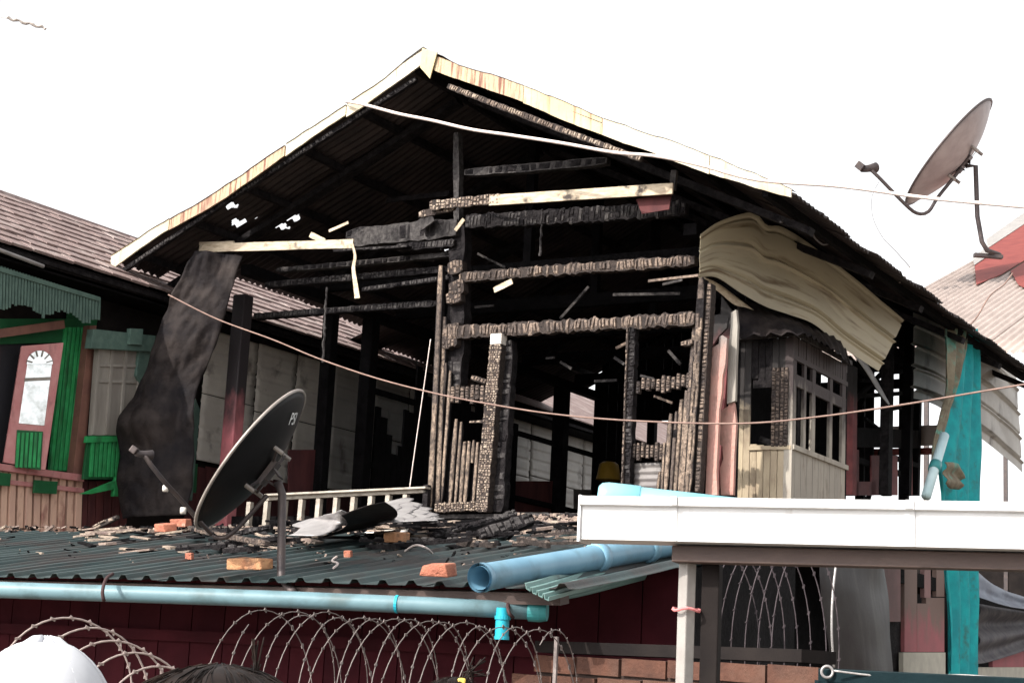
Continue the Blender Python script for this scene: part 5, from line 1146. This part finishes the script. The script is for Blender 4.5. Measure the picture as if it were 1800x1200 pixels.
# ================================================================ people seen from behind, heads at the lower edge
def person(x, ytop, Y, label, shirt, hairstyle, hw=.078, turn=0.0):
    top = yy(x, ytop, Y); ht = top.z - (.012 if hairstyle == 'cap' else .02); px, py = top.x, top.y
    o = thing('person', (px, py, 0), label, 'person'); k = ht / 1.68
    def J(a, b, c): return Vector((px + a * k, py + b * k, c * k))
    joints = {'pel': (J(0, 0, .93), .13), 'wai': (J(0, 0, 1.08), .12), 'che': (J(0, 0, 1.28), .135), 'nek': (J(0, .01, 1.42), .06), 'nk2': (J(0, .015, 1.48), .053),
              'sl': (J(-.17, 0, 1.36), .06), 'el': (J(-.23, .02, 1.09), .042), 'wl': (J(-.22, .10, .86), .030), 'hl': (J(-.215, .13, .78), .032),
              'sr': (J(.17, 0, 1.36), .06), 'er': (J(.23, .02, 1.09), .042), 'wr': (J(.22, .10, .86), .030), 'hr': (J(.215, .13, .78), .032),
              'tl': (J(-.09, 0, .86), .085), 'kl': (J(-.10, .01, .48), .058), 'al': (J(-.10, -.02, .09), .042), 'fl': (J(-.11, .13, .04), .036),
              'tr': (J(.09, 0, .86), .085), 'kr': (J(.10, .01, .48), .058), 'ar': (J(.10, -.02, .09), .042), 'fr': (J(.11, .13, .04), .036)}
    ed = [('pel', 'wai'), ('wai', 'che'), ('che', 'nek'), ('nek', 'nk2'), ('che', 'sl'), ('sl', 'el'), ('el', 'wl'), ('wl', 'hl'), ('che', 'sr'), ('sr', 'er'), ('er', 'wr'), ('wr', 'hr'),
          ('pel', 'tl'), ('tl', 'kl'), ('kl', 'al'), ('al', 'fl'), ('pel', 'tr'), ('tr', 'kr'), ('kr', 'ar'), ('ar', 'fr')]
    for sx, hn in ((-1, 'hl'), (1, 'hr')):                       # fingers and thumb
        hp = joints[hn][0]
        for f in range(5):
            nm = hn + str(f); off = Vector(((-.03 + .018 * f) * .3, -.03 + .016 * f, -.055 - .012 * (f in (2, 3)))) if f < 4 else Vector((-sx * .03, .045, -.03))
            joints[nm] = (hp + off * k, .009); ed.append((hn, nm)); joints[nm + 'b'] = (hp + off * 1.6 * k + Vector((-sx * .008, .006, -.005)), .008); ed.append((nm, nm + 'b'))
    # head: an egg with a face on the far side
    hc = Vector((px, py + .01, ht - .118)); m = MB()
    def head(q, a, g=0.0):
        th = math.pi * q; x_ = math.sin(th) * math.cos(a); y_ = math.sin(th) * math.sin(a); z_ = math.cos(th)
        wx = hw * (1 - .22 * max(0, -z_)); wy = hw * 1.22 * (1 - .10 * max(0, -z_)); r = 1 + g
        nose = .022 * math.exp(-((a - math.pi / 2) / .16) ** 2 - ((z_ + .12) / .16) ** 2) + .008 * math.exp(-((a - math.pi / 2) / .35) ** 2 - ((z_ + .55) / .12) ** 2)
        eye = -.008 * sum(math.exp(-((a - math.pi / 2 - e) / .17) ** 2 - ((z_ - .04) / .10) ** 2) for e in (-.42, .42))
        return hc + Vector((x_ * wx * r, y_ * wy * r + nose + eye, z_ * .118 * r))
    m.grid(lambda s, t: head(max(.002, min(.998, t)), 6.28318 * s), 40, 26)
    for sx in (-1, 1):
        m.tube([hc + Vector((sx * hw * .98, -.005, .02)), hc + Vector((sx * hw * 1.16, -.012, .022)), hc + Vector((sx * hw * 1.14, -.01, -.02)), hc + Vector((sx * hw * .98, 0, -.032))], .011, 8)
    names = list(joints); me = bpy.data.meshes.new('body'); base = Vector((px, py, 0))
    me.from_pydata([joints[n][0] - base for n in names], [(names.index(a), names.index(b)) for a, b in ed], [])
    bo = bpy.data.objects.new('body', me); col.objects.link(bo); place(bo, base, o)
    sk = bo.modifiers.new('skin', 'SKIN'); sk.use_smooth_shade = True
    for i, n in enumerate(names): me.skin_vertices[0].data[i].radius = (joints[n][1] * k, joints[n][1] * k * (.8 if n in ('pel', 'wai', 'che') else 1))
    me.skin_vertices[0].data[0].use_root = True
    ss = bo.modifiers.new('smooth', 'SUBSURF'); ss.levels = 1; ss.render_levels = 2
    bpy.context.view_layer.update(); dg = bpy.context.evaluated_depsgraph_get(); ev = bpy.data.meshes.new_from_object(bo.evaluated_get(dg)); bpy.data.objects.remove(bo)
    m.add([base + v.co for v in ev.vertices], [tuple(p.vertices) for p in ev.polygons])
    bo = m.build('body', 'skin', o, True); rm = bo.modifiers.new('one_skin', 'REMESH'); rm.mode = 'VOXEL'; rm.voxel_size = .008; rm.use_smooth_shade = True
    # clothes
    m = MB()
    def torso(s, t):
        z = (1.43 - .55 * t) * k; w = (.075 + .16 * min(1, t * 5)) * (1 - .12 * math.sin(3.1 * t)); a = 6.28318 * s
        return Vector((px + w * math.cos(a) * k, py + w * .62 * math.sin(a) * k, z))
    m.grid(torso, 32, 18)
    for sx, s_, e_ in ((-1, 'sl', 'el'), (1, 'sr', 'er')):
        a, b = joints[s_][0], joints[e_][0]; m.tube([a - Vector((sx * .05, 0, -.01)), a, a.lerp(b, .5), a.lerp(b, .85)], lambda t: .082 - .018 * t, 14, False)
    m.build('shirt', shirt, o, True, .004)
    m = MB()
    for t_, kn, an in (('tl', 'kl', 'al'), ('tr', 'kr', 'ar')):
        a, b, c = joints[t_][0], joints[kn][0], joints[an][0]; m.tube([a + Z * .08, a, b, c + Z * .02], lambda t: .112 - .045 * t, 16, False)
    m.build('trousers', 'trouser', o, True, .004)
    if hairstyle == 'cap':
        m = MB(); m.grid(lambda s, t: head(.02 + .50 * t, 6.28318 * s, .14) + Z * (.014 - .03 * max(0, t - .75)) + Vector((0, 0, .006 * math.cos(6.28318 * s * 6) * (1 if t < .1 else 0))), 48, 14); cp = m.build('cap', 'cap', o, True, .006)
        for j in range(6):
            m = MB(); m.tube([head(.02 + .48 * t / 10, 6.28318 * (j + .3) / 6, .15) + Z * .014 for t in range(11)], .0022, 5); m.build('seam', 'cap', cp, True)
        m = MB()
        def brim(s, t):
            a = math.pi * (.12 + .76 * s); p = head(.50, a, .14); return p + Vector((math.cos(a) * .01 * t, math.sin(a) * .075 * t, -.012 - .02 * t))
        m.grid(brim, 18, 4); m.build('peak', 'cap', cp, True, .004)
        m = MB(); m.grid(lambda s, t: head(.50 + .22 * t, math.pi * (1.0 + s), .03), 24, 6); m.build('hair', 'hair', o, True, .004)
    else:
        m = MB(); m.grid(lambda s, t: head(max(.002, .62 * t), 6.28318 * s, .12 + .02 * noise.noise(Vector((s * 30, t * 4, Y)))) if not (.14 < s < .36 and t > .62) else head(.62 * .62, 6.28318 * s, .10), 60, 18); hr = m.build('hair', 'hair', o, True, .004)
        m = MB()                                               # loose strands over the crown and down
        for i in range(1300):
            a = rnd(0, 6.283); q0 = rnd(.0, .25); q1 = q0 + rnd(.25, .5); g0 = .115 + .04 * random.random() ** 3; fl = random.random() < .05
            tw = rnd(-.5, .9)
            if .2 < a / 6.283 < .3: q1 = min(q1, .42)
            P = [head(max(.01, q0 + (q1 - q0) * t / 6), a + tw * t / 6, g0 + (.012 * t if fl else 0)) for t in range(7)]
            m.tube(P, .00038, 3, False)
        st = m.build('strands', 'hair', hr, True); st['kind'] = 'stuff'
        if hairstyle == 'bun':
            bc = hc + Vector((.020, .0, .122)); m = MB()
            for i in range(16):
                a = rnd(0, 6.28); m.tube([bc, bc + Vector((.0012 * math.cos(a), .0012 * math.sin(a), .010)), bc + Vector((rnd(-.0035, .0035), rnd(-.002, .002), rnd(.012, .03)))], .00045, 4, False)
            m.build('topknot', 'hair', hr, True)['kind'] = 'stuff'
        if hairstyle == 'clip':
            bc = hc + Vector((.012, -.02, .122)); m = MB(); m.box(bc, Vector((.007, 0, 0)), Vector((0, .012, 0)), Z * .012); m.build('hair_clip', 'yellow', o, bevel=.003)
            m = MB()
            for i in range(14): m.tube([bc, bc + Vector((rnd(.0, .02), 0, rnd(.01, .025))), bc + Vector((rnd(.01, .045), rnd(-.01, .01), rnd(.012, .05)))], .0013, 4, False)
            m.build('topknot', 'hair', hr, True)['kind'] = 'stuff'
    return o
person(75, 1148, 2.55, 'person seen from behind in a white cap at the lower left', 'shirt1', 'cap', .096)
person(385, 1158, 1.0, 'person with dark hair and loose topknot, nearest, seen from behind', 'shirt2', 'bun', .088)
person(800, 1186, 3.0, 'person with hair held by a yellow clip, only the crown showing', 'shirt3', 'clip', .078)
